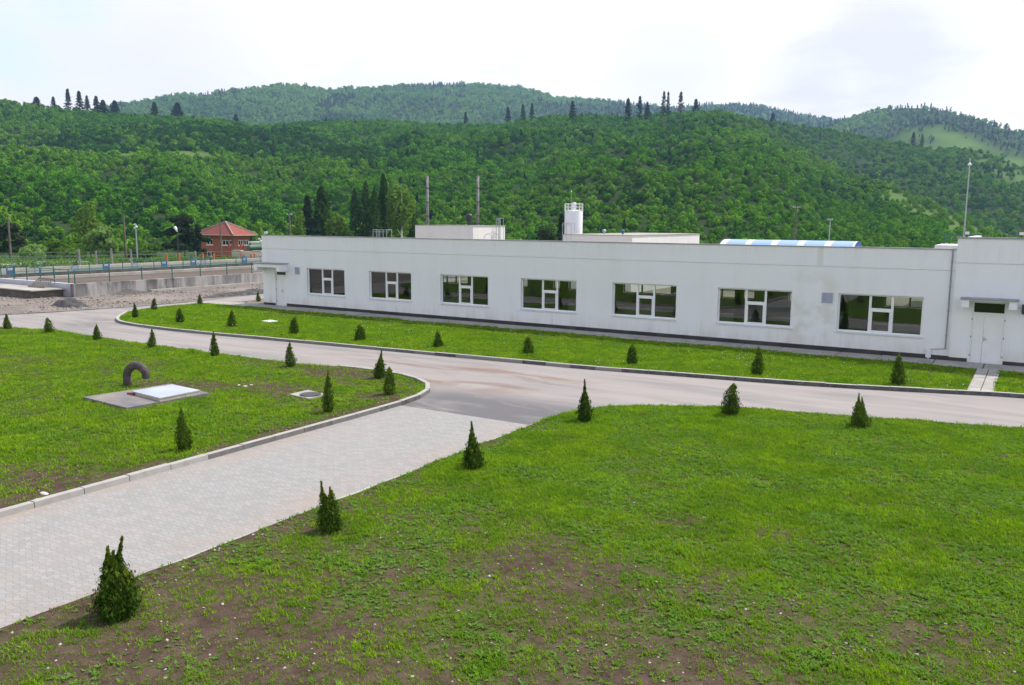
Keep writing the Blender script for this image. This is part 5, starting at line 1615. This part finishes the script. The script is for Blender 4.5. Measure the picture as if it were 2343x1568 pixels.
for a, b, c, e in winx:
    a, b = min(a, b), max(a, b); x0 = xr - .16; f = .14; mb = MB()
    mb.box(x0, x0 + .1, a, a + f, c, e); mb.box(x0, x0 + .1, b - f, b, c, e); mb.box(x0, x0 + .1, a + f, b - f, e - f, e); mb.box(x0, x0 + .1, a + f, b - f, c, c + f)
    mb.box(x0, x0 + .1, (a + b) / 2 - .08, (a + b) / 2 + .08, c + f, e - f)
    wn = mb.build('window', M['white'], t)
    mb = MB(); mb.quadv((x0 + .04, a + .1, c + .1), (x0 + .04, b - .1, c + .1), (x0 + .04, b - .1, e - .1), (x0 + .04, a + .1, e - .1)); mb.build('pane', M['dark_glass'], wn)
    mb = MB(); mb.box(xr - .05, xr + .12, a - .12, b + .12, c - .16, c - .004); mb.build('sill', M['white'], wn)
ov = 1.2; ex0, ex1, ey0, ey1 = xl - ov, xr + ov, Yh - ov, yb + ov
ap = onY(516, 508, (Yh + yb) / 2); apx, apz = (ex0 + ex1) / 2, ap[1]
apx = ap[0]; apy = (ey0 + ey1) / 2
mb = MB(); cs = [(ex0, ey0, zE), (ex1, ey0, zE), (ex1, ey1, zE), (ex0, ey1, zE)]
for i in range(4): mb.quadv(cs[i], cs[(i + 1) % 4], (apx, apy, apz))
mb.quadv(*[(c[0], c[1], zE - .004) for c in reversed(cs)])
rf = mb.build('roof', M['tiles'], t)
mb = MB()
for c in cs: mb.tube((c[0], c[1], zE + .05), (apx, apy, apz + .05), .16, n=8)
mb.build('ridge_cap', M['ridge'], rf)
mb = MB()
for i in range(4): a, b = cs[i], cs[(i + 1) % 4]; mb.tube((a[0], a[1], zE - .1), (b[0], b[1], zE - .1), .13, n=6)
mb.build('gutter', M['ridge'], rf)
mb = MB(); mb.tube((xr - .6, Yh - .08, g), (xr - .6, Yh - .08, zE), .09, n=8); mb.build('downpipe', M['pole'], t)

# ------------------------------------------------------------------ manholes, hatch, duct on the left lawn
t = thing('steel_hatch', (-23.7, 16.2, .08), 'dark tarred slab with a raised grey metal hatch lid on the left lawn', 'hatch')
A = ground(190, 915, .1); B = ground(291, 940, .1); C_ = ground(479, 906, .1); D = ground(392, 884, .1)
mb = MB(); zt = .19
for zz in ():
    pass
q = [A, B, C_, D]
mb.quadv(*[(p[0], p[1], zt) for p in q])
for i in range(4):
    a, b = q[i], q[(i + 1) % 4]; mb.quadv((a[0], a[1], .0), (b[0], b[1], .0), (b[0], b[1], zt), (a[0], a[1], zt))
mb.build('slab', M['bitumen'], t)
A = ground(302, 902, .2); B = ground(366, 918, .2); C_ = ground(457, 900, .2); D = ground(394, 887, .2)
q = [A, B, C_, D]; mb = MB()
for i in range(4):
    a, b = q[i], q[(i + 1) % 4]; mb.quadv((a[0], a[1], zt + .001), (b[0], b[1], zt + .001), (b[0], b[1], .27), (a[0], a[1], .27))
mb.build('lid_rim', M['hatch_side'], t)
cxm = sum(p[0] for p in q) / 4; cym = sum(p[1] for p in q) / 4
q2 = [((p[0] - cxm) * 1.02 + cxm, (p[1] - cym) * 1.02 + cym) for p in q]
mb = MB()
mb.quadv(*[(p[0], p[1], .302) for p in q2], )
for i in range(4):
    a, b = q2[i], q2[(i + 1) % 4]; mb.quadv((a[0], a[1], .271), (b[0], b[1], .271), (b[0], b[1], .302), (a[0], a[1], .302))
mb.quadv(*[(p[0], p[1], .2705) for p in reversed(q2)])
mb.build('lid', M['hatch'], t)
lx, ly = ground(292, 903, .17)
mb = MB(); mb.box(lx + .02, lx + .33, ly - .035, ly + .035, zt + .002, zt + .05); mb.box(lx + .331, lx + .37, ly - .06, ly + .06, zt + .002, zt + .08); mb.build('latch', M['rust'], t)

t = thing('manhole', (-19.9, 19.4, .08), 'square pale concrete manhole slab with a dark round lid on the left lawn', 'manhole')
mb = MB(); A = ground(662, 903, .12); B = ground(706, 913, .12); C_ = ground(746, 903, .12); D = ground(704, 893, .12); q = [A, B, C_, D]
mb.quadv(*[(p[0], p[1], .135) for p in q])
for i in range(4): a, b = q[i], q[(i + 1) % 4]; mb.quadv((a[0], a[1], .0), (b[0], b[1], .0), (b[0], b[1], .135), (a[0], a[1], .135))
mb.build('slab', M['slab'], t)
c = ground(710, 903, .14); mb = MB(); mb.lathe((c[0], c[1], .136), [(.33, 0), (.33, .025), (.29, .03), (0, .03)], 24); mb.build('lid', M['dark'], t)
t = thing('manhole', (-36.2, 32.7, .08), 'small pale concrete manhole slab flush in the lawn near the left door', 'manhole')
mb = MB(); A = ground(598, 736, .12); B = ground(616, 738.5, .12); C_ = ground(636, 736, .12); D = ground(618, 733.5, .12); q = [A, B, C_, D]
mb.quadv(*[(p[0], p[1], .16) for p in q])
for i in range(4): a, b = q[i], q[(i + 1) % 4]; mb.quadv((a[0], a[1], .0), (b[0], b[1], .0), (b[0], b[1], .16), (a[0], a[1], .16))
mb.build('slab', M['white'], t)

# swan neck vent duct: the bend lies in a plane square to the line of sight in the photograph, i.e. along +X, slightly +Y
gx, gy = ground(292, 885, .08)
vx = np.array([.86, .45]); s = math.hypot(gx, gy) / FL
rd = 8.2 * s; Rb = 21.5 * s; hs = 24 * s
pts = [(gx, gy, .02), (gx, gy, .08 + hs * .5), (gx, gy, .08 + hs)]
for a in np.linspace(math.pi, -.18, 18)[1:]:
    k = Rb + Rb * math.cos(a); pts.append((gx + vx[0] * k, gy + vx[1] * k, .08 + hs + Rb * math.sin(a)))
t = thing('vent_duct', (gx, gy, .08), 'thick dark rusty swan neck vent pipe rising from the left lawn', 'vent pipe')
mb = MB(); mb.path(pts[:3], rd * 1.04, 20); mb.build('riser', M['duct'], t, smooth=False).data.shade_smooth()
mb = MB(); mb.path(pts[2:], rd, 20, False)
# inner lining of the open mouth
inn = pts[-5:]; mb.path(inn, rd * .9, 20, False); mb.build('bend', M['duct'], t, smooth=True)
mb = MB()
for k in range(4, len(pts), 3):
    p = Vector(pts[k]); d = (Vector(pts[min(k + 1, len(pts) - 1)]) - Vector(pts[k - 1])).normalized(); mb.tube(p - d * .012, p + d * .012, rd * 1.025, n=20)
mb.build('weld_seam', M['dark'], t)

# white stones near the kerb
stones = [(100, 1127, 12, 'biggest white stone on the bare soil by the left kerb'), (84, 1142, 8, 'flat white stone just below the biggest one by the left kerb'), (143, 1129, 5, 'small white stone right of the biggest one by left kerb'),
          (560, 884, 6, 'white stone in the bare patch left of the manhole'), (546, 882, 5, 'small white stone at the left of the bare patch by manhole'), (575, 881, 5, 'small white stone in the bare patch nearest the manhole'),
          (194, 2470 * 0 + 1370, 7, 'pale stone in the soil left of the largest thuja')]
for i, (px, py, w, lb) in enumerate(stones[:6]):
    x, y = ground(px, py, .1); s = w / FL * math.hypot(x, y)
    p = pebble_proto(60 + i, M['stone']); p.name = 'rock'; COL.objects.link(p); p.location = (x, y, .09 + float(lawn_bump(np.array([x]), np.array([y]))[0])); p.scale = (s, s * .8, s * .7); p.rotation_euler = (0, 0, i * 1.3)
    tag(p, lb, 'stone')


# ------------------------------------------------------------------ thujas
def thuja_mesh(seed, spikes, n=2600, fat=1.0):
    """unit height; list of spikes: (dx, dy, height, base radius, tip sharpness)"""
    rg = np.random.default_rng(seed); C = []; NR = []; S = []; TONE = []; TIP = []
    tot = sum(h * r for _, _, h, r, _ in spikes)
    for dx, dy, h, r, sh in spikes:
        m_ = int(n * h * r / tot)
        t = rg.random(m_) ** 1.15; a = rg.random(m_) * 6.283
        ribs = 1 + (.25 * (t > .6)) * np.sin(t * 37 + a * 2) + .16 * np.sin(a * 5 + seed + t * 5) + .10 * np.sin(a * 9 - t * 16 + seed * 2) + .08 * np.sin(a * 3 + t * 23)
        pr = np.where(t < .22, .56 + .44 * np.sqrt(t / .22), (1 - ((t - .22) / .78)) ** sh) * r
        pr = np.maximum(pr, .007); wob = .035 * np.sin(t * 9 + seed * 3 + dx * 40) * (t > .4) * h
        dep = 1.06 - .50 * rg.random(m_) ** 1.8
        rad = pr * ribs * dep
        z = .02 + t * (h - .03)
        lean = .05 * np.sin(t * 3 + seed)
        c = np.stack([dx * (.3 + .7 * t) + np.cos(a) * rad + lean * r + wob * r * 3, dy * (.3 + .7 * t) + np.sin(a) * rad, z], 1)
        nr = np.stack([np.cos(a), np.sin(a), np.full(m_, .25)], 1) + rg.normal(size=(m_, 3)) * .55
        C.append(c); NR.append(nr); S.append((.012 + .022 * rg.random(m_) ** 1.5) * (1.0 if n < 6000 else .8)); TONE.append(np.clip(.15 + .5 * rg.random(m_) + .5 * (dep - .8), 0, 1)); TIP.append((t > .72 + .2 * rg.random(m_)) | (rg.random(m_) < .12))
    C = np.concatenate(C); NR = np.concatenate(NR); S = np.concatenate(S); TONE = np.concatenate(TONE); TIP = np.concatenate(TIP)
    up = np.tile([0., 0, 1], (len(C), 1)) + rg.normal(size=(len(C), 3)) * .35
    v, f = leaf_quads(C, NR, S * .55, S * 1.35, rg, up)
    o = raw_mesh('thuja_foliage', v, f, M['thuja'], TONE, link=False)
    o.data.materials.append(M['thuja_tip']); o.data.polygons.foreach_set('material_index', TIP.astype(np.int32))
    return o.data


VAR = {
    'big': thuja_mesh(1, [(0, 0, .74, .245, .55), (.12, -.02, .62, .17, .6), (-.10, .04, .60, .17, .6), (0, -.09, .56, .19, .6), (-.10, .0, .87, .14, 1.05), (.05, .01, 1.0, .17, 1.5), (.0, -.03, .84, .15, 1.1)], 11000),
    'twin': thuja_mesh(2, [(0, 0, .66, .235, .55), (-.08, 0, .80, .15, .7), (.09, .01, .80, .16, .65), (-.07, 0, 1.0, .13, 1.3), (.07, .01, .88, .12, 1.2), (0, -.06, .58, .19, .6)], 7600),
    'spire': thuja_mesh(3, [(0, 0, .74, .215, .75), (0, 0, 1.0, .15, 1.3), (.07, -.02, .5, .17, .65), (-.06, .02, .46, .16, .65)], 4000),
    'slim': thuja_mesh(4, [(0, 0, 1.0, .155, .95), (.02, 0, .6, .14, .7)], 3000),
    'cone': thuja_mesh(5, [(0, 0, 1.0, .26, .85), (.05, .03, .7, .22, .7)], 3400),
    'plump': thuja_mesh(6, [(0, 0, 1.0, .29, .62), (.07, -.03, .72, .22, .6)], 3600),
    'fork': thuja_mesh(8, [(-.03, 0, .8, .27, .8), (-.03, 0, 1.0, .15, 1.3), (.07, .01, .88, .15, 1.2), (0, 0, .6, .28, .6)], 4000),
    'egg': thuja_mesh(9, [(0, 0, 1.0, .24, .55)], 3000),
}
sb = MB(); sb.tube((0, 0, -.04), (0, 0, .75), .018, .006, 6)
STEM = sb.build('stem_mesh', M['bark']); STEM_ME = STEM.data; bpy.data.objects.remove(STEM)
TH_ = [
    (265, 1410, 1227, 95, 'big', 'largest thuja with two ragged tips beside paved road at bottom left'),
    (757, 1213, 1098, 60, 'twin', 'two headed thuja on the foreground lawn edge, next behind the largest one'),
    (1085, 1073, 962, 48, 'spire', 'thuja with thin bent tip beside paved road, third up its right edge'),
    (1338, 963, 870, 36, 'spire', 'thuja at the rounded lawn corner where paved road meets asphalt'),
    (1668, 948, 877, 44, 'plump', 'plump single tipped thuja, middle of three along the far edge of the foreground lawn'),
    (1969, 978, 900, 46, 'fork', 'thuja with forked tip, rightmost on the foreground lawn'),
    (423, 1028, 933, 38, 'cone', 'lone thuja in the left lawn between tarred slab and paved road'),
    (751, 943, 847, 26, 'slim', 'very slender thuja standing right beside the square manhole'),
    (890, 904, 840, 28, 'egg', 'front one of the two thujas at the curved kerb tip of left lawn'),
    (868, 865, 799, 30, 'spire', 'rear, taller one of the two thujas at the curved kerb tip'),
    (665, 838, 782, 26, 'cone', 'roadside thuja of the left lawn directly behind the slender one'),
    (492, 815, 758, 20, 'slim', 'narrow roadside thuja of the left lawn up and right of the vent pipe'),
    (347, 796, 752, 20, 'cone', 'roadside thuja of the left lawn straight behind the vent pipe'),
    (223, 778, 742, 20, 'cone', 'roadside thuja of the left lawn, third from the picture edge'),
    (114, 762, 727, 22, 'plump', 'roadside thuja of the left lawn, second from the picture edge'),
    (18, 753, 717, 17, 'slim', 'roadside thuja of the left lawn at the very left edge'),
    (310, 727, 692, 15, 'cone', 'tiny thuja at the front of the rounded west tip of the lawn by the building'),
    (352, 710, 682, 14, 'egg', 'tiny thuja at the rear of the rounded west tip of building lawn'),
    (457, 697, 672, 13, 'cone', 'tiny thuja at the road edge just left of the walkway end'),
    (412, 738, 705, 20, 'plump', 'small thuja on the building lawn, first of the long row from left'),
    (530, 749, 709, 22, 'cone', 'small thuja on the building lawn left of the small white slab'),
    (672, 764, 725, 22, 'egg', 'small thuja on the lawn below the left door and grille'),
    (824, 780, 742, 27, 'egg', 'small thuja on the lawn between the first and second window'),
    (1003, 795, 752, 24, 'fork', 'small thuja on the lawn below the left edge of third window'),
    (1209, 811, 770, 27, 'egg', 'small thuja on the lawn below the fourth window'),
    (1446, 834, 788, 27, 'egg', 'small thuja on the lawn below the fifth window'),
    (1731, 858, 793, 30, 'cone', 'small thuja on the lawn below the sixth window'),
    (2054, 880, 807, 34, 'cone', 'thuja on the lawn below the seventh window, nearest the door path'),
    (591, 690, 665, 11, 'cone', 'tiny thuja on the gravel at the left corner of the building'),
]
for k, (px, pb_, pt_, w, var, lb) in enumerate(TH_):
    on_gravel = px == 591; z0 = .0 if on_gravel else .085
    x, y = ground(px, pb_, z0); d = math.hypot(x, y); dep = math.sqrt(d * d + EYE * EYE)
    # height from the top point of the same upright
    zs = np.linspace(0, 2.5, 251); q = np.array([RC @ np.array([x, y, z - EYE]) for z in zs]); py = CY + FL * q[:, 1] / q[:, 2]
    h = float(zs[np.argmin(abs(py - pt_))]) - z0
    fz = float((RC @ np.array([x, y, .5 - EYE]))[2]); wd_ = w / FL * fz
    t = thing('thuja_shrub', (x, y, z0), lb, 'shrub', 'young thuja shrubs planted on the lawns')
    fo = bpy.data.objects.new('foliage', VAR[var]); COL.objects.link(fo); fo.parent = t
    me = VAR[var]; cc = np.empty(len(me.vertices) * 3, np.float32); me.vertices.foreach_get('co', cc); cc = cc.reshape(-1, 3)
    ext = .5 * sum(np.percentile(cc[:, q_], 99.6) - np.percentile(cc[:, q_], .4) for q_ in (0, 1)); s = wd_ / ext
    fo.scale = (s, s, h); 
    if var not in ('big', 'twin', 'fork'): fo.rotation_euler.z = k * 1.7
    else: fo.rotation_euler.z = R_(32)
    fo.rotation_euler.x = R_(3.5 * math.sin(k * 2.3)); fo.rotation_euler.y = R_(3.5 * math.cos(k * 3.1))
    st = bpy.data.objects.new('stem', STEM_ME); COL.objects.link(st); st.parent = t; st.scale = (1, 1, h)


# ------------------------------------------------------------------ trees that can be told apart
def tree(name, px, pb_, pt_, w, r, kind, lb, group, mat, n=900, trunk='bark', leaf=None, lean=0):
    x, y, zt = far(px, pt_, r)
    g = zg(x, y) if pb_ is None else far(px, pb_, r)[2]
    if pb_ is not None: g = min(g, zg(x, y) + 6)
    h = zt - g; W = w / FL * r / 2
    seed = int(px * 7 + pt_); rg = np.random.default_rng(seed)
    t = thing(name, (x, y, g), lb, 'tree', group)
    if kind == 'spruce':
        tt = rg.random(n) ** .75; a = rg.random(n) * 6.283; lay = .72 + .38 * np.sin(tt * 42 + rg.normal(size=n) * .3)
        gap = 1 + .35 * np.sin(a * 3 + seed) * np.sin(tt * 19)
        rad = W * (1 - tt) ** .8 * lay * gap * np.sqrt(rg.random(n) * .7 + .3) * 1.15 + .08 * W
        c = np.stack([np.cos(a) * rad, np.sin(a) * rad, h * (.02 + .98 * tt) - rad * .25], 1)
        nr = np.stack([np.cos(a) * .4, np.sin(a) * .4, np.full(n, 1.)], 1) + rg.normal(size=(n, 3)) * .35; ls = leaf or W * (.26 if n < 600 else .15)
    elif kind == 'column':
        tt = rg.random(n); a = rg.random(n) * 6.283
        pr = np.sin(np.clip(tt * .93 + .07, 0, 1) ** .75 * math.pi) ** .6 * W * (1 + .22 * np.sin(tt * 15 + a * 2 + seed) + .15 * np.sin(a * 5 + tt * 31))
        rad = pr * np.sqrt(rg.random(n) * .75 + .25)
        c = np.stack([np.cos(a) * rad, np.sin(a) * rad, h * (.04 + .96 * tt)], 1)
        nr = np.stack([np.cos(a), np.sin(a), np.full(n, .3)], 1) + rg.normal(size=(n, 3)) * .5; ls = leaf or W * .16
    elif kind == 'pine':
        L_ = 26; lc = np.stack([rg.normal(size=L_) * W * .48, rg.normal(size=L_) * W * .48, h * (.28 + .66 * rg.random(L_))], 1); lc[:, :2] *= (1.25 - lc[:, 2:] / h) ** .8
        k = rg.integers(0, L_, n); d = rg.normal(size=(n, 3)); d /= np.linalg.norm(d, axis=1, keepdims=True)
        c = lc[k] + d * np.array([W * .30, W * .30, h * .055]); nr = d + np.array([0, 0, .8]) + rg.normal(size=(n, 3)) * .3; ls = leaf or W * .10
    else:   # round
        L_ = 16; lc = rg.normal(size=(L_, 3)); lc /= np.linalg.norm(lc, axis=1, keepdims=True); lc *= np.array([W * .62, W * .62, h * .30]) * (.6 + .5 * rg.random((L_, 1))); lc[:, 2] += h * .58
        if kind == 'bush': lc[:, 2] = np.abs(lc[:, 2] - h * .45) + h * .25
        k = rg.integers(0, L_, n); d = rg.normal(size=(n, 3)); d /= np.linalg.norm(d, axis=1, keepdims=True)
        c = lc[k] + d * np.array([W * .36, W * .36, h * .15]) * (.8 + .3 * rg.random((n, 1)))
        c[:, 2] = np.minimum(c[:, 2], h); nr = d + rg.normal(size=(n, 3)) * .5; ls = leaf or W * .085
    s = ls * (.6 + .8 * rg.random(len(c)))
    v, f = leaf_quads(c, nr, s * .8, s, rg)
    raw_mesh('crown', v, f, mat, rg.random(len(c)), parent=t)
    mb = MB(); tr_ = max(.10, h * .014)
    pts = [(x + lean * h * k, y, g - .5 + (h * (.92 if kind != 'bush' else .5)) * k) for k in (0, .3, .6, 1)]
    mb.path(pts, [tr_ * 1.2, tr_, tr_ * .7, tr_ * .25], 8)
    if kind in ('round', 'pine'):
        for i in range(6):
            a = rg.random() * 6.283; k = .35 + .08 * i; p = Vector((x + lean * h * k, y, g + h * .9 * k)); mb.path([p, p + Vector((math.cos(a) * W * .35, math.sin(a) * W * .35, h * .1)), p + Vector((math.cos(a) * W * .6, math.sin(a) * W * .6, h * .17))], [tr_ * .5, tr_ * .3, tr_ * .12], 6)
    mb.build('trunk', M[trunk], t)
    return t


G_S = 'spruces standing on the near ridge'
SPR = [(154, 243, 205, 15, 'spruce', 'tallest ragged spruce on the left ridge, left of its close neighbour'), (180, 246, 209, 16, 'spruce', 'bushy tall spruce on the left ridge, right beside the tallest'), (121, 239, 222, 10, 'spruce', 'small thin spruce just left of the tallest on the left ridge'),
       (83, 237, 223, 18, 'spruce', 'short blunt spruce on the left ridge nearest the picture edge'), (198, 247, 220, 11, 'spruce', 'faint small spruce right of the two tall ones on left ridge'), (219, 248, 221, 13, 'spruce', 'left of the two spruces growing together on the left ridge'),
       (235, 250, 230, 18, 'spruce', 'right, lower of the two spruces growing together on the left ridge'), (262, 254, 231, 20, 'spruce', 'neat cone shaped spruce where the far mountain begins'), (352, 258, 234, 17, 'spruce', 'lone cone spruce before the far mountain, right of the neat cone one'),
       (405, 262, 237, 26, 'spruce', 'broad dark spruce before the left end of far mountain'), (539, 281, 262, 13, 'spruce', 'small spruce low on the dip of the left ridge'),
       (1065, 283, 257, 10, 'spruce', 'single slim spruce on the middle ridge below the mountain top'), (1162, 278, 246, 15, 'spruce', 'leftmost of the three spruces grouped on the middle ridge'), (1196, 276, 240, 15, 'spruce', 'middle of the three spruces grouped on the middle ridge'),
       (1217, 273, 237, 14, 'spruce', 'rightmost of the three spruces grouped on the middle ridge'), (1310, 259, 232, 16, 'spruce', 'lone spruce on the small hump of the middle ridge'), (1437, 266, 226, 18, 'spruce', 'wide spruce left of the joined pair before the green dome'),
       (1464, 263, 221, 13, 'spruce', 'taller of the joined spruce pair before the green dome'), (1481, 262, 234, 13, 'spruce', 'shorter of the joined spruce pair before the green dome'), (1519, 257, 210, 12, 'spruce', 'left stem of the tall twin spruces on the green dome'),
       (1529, 257, 211, 10, 'spruce', 'right stem of the tall twin spruces on the green dome'), (1592, 255, 228, 17, 'spruce', 'squat spruce right of the reddish dying one on the dome'), (1768, 274, 259, 10, 'spruce', 'small spruce on the falling right side of the green dome')]
for px, b, tp, w, kd, lb in SPR:
    rr = float(np.interp(aze(px, b)[0], P_BACK[0], P_BACK[2]))
    if 1240 < px < 1720: rr = min(rr, float(np.interp(aze(px, b)[0], P_DOME[0], P_DOME[2])) + 6)
    tree('spruce_tree', px, b + 8, tp, w * (1.3 if w < 14 else 1.1), rr - 2, kd, lb, G_S, M['spruce'], 420)
tree('spruce_tree', 1558, 260, 211, 18, 662, 'spruce', 'reddish brown dying spruce on the green dome', G_S, M['larch_bare'], 260)
tree('spruce_tree', 2090, 334, 303, 12, 850, 'spruce', 'left, taller of two spruces before the pale meadow', G_S, M['spruce'], 420)
tree('spruce_tree', 2110, 335, 308, 9, 850, 'spruce', 'right, thinner of two spruces before the pale meadow', G_S, M['spruce'], 420)
for px, b, tp, w, lb in ((625, 385, 346, 14, 'dark spruce sticking out of the middle of the left hillside'), (577, 372, 350, 12, 'small dark spruce just left of the one in mid hillside')):
    x, y, z = far(px, b, 500)
    tree('spruce_tree', px, b, tp, w, 505, 'spruce', lb, G_S, M['spruce'], 380)

G_T = 'trees along the foot of the wood'
tree('poplar_tree', 735, None, 428, 44, 205, 'column', 'dark columnar poplar between the crossarm pole and the poplar clump', G_T, M['poplar'], 2200)
tree('poplar_tree', 811, None, 432, 29, 205, 'column', 'first poplar from the left in the poplar clump', G_T, M['poplar'], 1500)
tree('poplar_tree', 836, None, 416, 31, 206, 'column', 'second poplar from the left in the clump', G_T, M['poplar'], 1600)
tree('poplar_tree', 856, None, 430, 29, 203, 'column', 'third poplar from left in the clump, lower than its neighbours', G_T, M['poplar'], 1500)
tree('poplar_tree', 877, None, 399, 33, 206, 'column', 'tallest poplar, beside the birch', G_T, M['poplar'], 2000)
tree('birch_tree', 916, None, 420, 76, 200, 'round', 'large light green birch with a white trunk right of the poplars', G_T, M['birch_leaf'], 2600, 'birch', lean=.02)
tree('birch_tree', 768, None, 484, 60, 196, 'round', 'rounded pale birch between the dark poplar and the clump', G_T, M['birch_leaf'], 2000, 'birch')
tree('birch_tree', 682, None, 480, 44, 196, 'round', 'slender young birch right of the crossarm pole', G_T, M['birch_leaf'], 1600, 'birch')
tree('pine_tree', 702, None, 448, 48, 204, 'spruce', 'dark brownish conifer between young birch and dark poplar', G_T, M['pine'], 1800)
tree('spruce_tree', 722, None, 505, 40, 192, 'spruce', 'low very dark spruce in front of the dark columnar poplar', G_T, M['spruce'], 1500)
tree('poplar_tree', 790, None, 510, 40, 194, 'round', 'small round green tree right of the pale birch', G_T, M['bush'], 1500)
tree('poplar_tree', 945, None, 470, 40, 204, 'round', 'shaded leafy tree behind the right side of large birch', G_T, M['poplar'], 1500)
tree('pine_tree', 418, None, 488, 78, 184, 'pine', 'broad dark pine left of the brick house', G_T, M['pine'], 3400, leaf=.30)
tree('pine_tree', 449, None, 512, 26, 190, 'pine', 'smaller dark pine close to the left wall of brick house', G_T, M['pine'], 2200, leaf=.30)
tree('pine_tree', 16, None, 508, 75, 196, 'pine', 'dark brownish pine at the left edge behind the timber pole', G_T, M['pine'], 2200, leaf=.30)
tree('willow_tree', 236, None, 519, 88, 186, 'round', 'pale green rounded willow below the woods', G_T, M['willow'], 3600)
tree('willow_tree', 200, None, 462, 62, 206, 'round', 'olive tinted tall tree behind the pale willow', G_T, M['birch_leaf'], 2200)
tree('leafy_bush', 120, None, 535, 80, 190, 'bush', 'bright green bush between left pine and the willow', G_T, M['bush'], 2200)
tree('leafy_bush', 70, None, 540, 60, 186, 'bush', 'yellowish bush right of the left edge pine', G_T, M['willow'], 1600)
tree('leafy_bush', 335, None, 545, 80, 192, 'bush', 'green bush between the round headed lamp and the pine', G_T, M['bush'], 2200)
tree('leafy_bush', 165, None, 552, 60, 184, 'bush', 'low olive bush left of the willow foot', G_T, M['birch_leaf'], 1400)
tree('spruce_tree', 1250, None, 508, 56, 150, 'round', 'dark rounded spruce left of the white silo', G_T, M['pine'], 1800)
tree('spruce_tree', 1284, None, 490, 40, 155, 'spruce', 'tall dark spruce half hidden by the white silo', G_T, M['pine'], 1500)
tree('leafy_bush', 600, None, 545, 70, 215, 'bush', 'green bush behind the right side of brick house', G_T, M['bush'], 1600)

# rough grass on the valley floor beyond the tanks
rg = np.random.default_rng(77); n = 14000
ph = R_(-66) + R_(38) * rg.random(n); r = np.sqrt(100 ** 2 + (215 ** 2 - 100 ** 2) * rg.random(n))
x = r * np.sin(ph); y = r * np.cos(ph); k = (x < -98) | (r > 124); ph, r, x, y = ph[k], r[k], x[k], y[k]
k = fbm(x / 7, y / 7, 79, 3) > .40; ph, r, x, y = ph[k], r[k], x[k], y[k]; n = len(x)
z = np.where(r > 120, terrain(ph, np.maximum(r, 118)), -.03)
s = 5 + 6 * rg.random(n)
scatter('valley_grass', [tuft('meadow_tuft', 500, 12, .07, .012, .10, M['willow']), tuft('meadow_tuft', 501, 12, .08, .012, .10, M['bush'])], np.stack([x, y, z], 1),
        np.stack([np.zeros(n), np.zeros(n), rg.random(n) * 6.28], 1), np.stack([s, s, s], 1), rg.integers(0, 2, n), 'rough tall meadow grass between the tanks and the wood', 'grass')
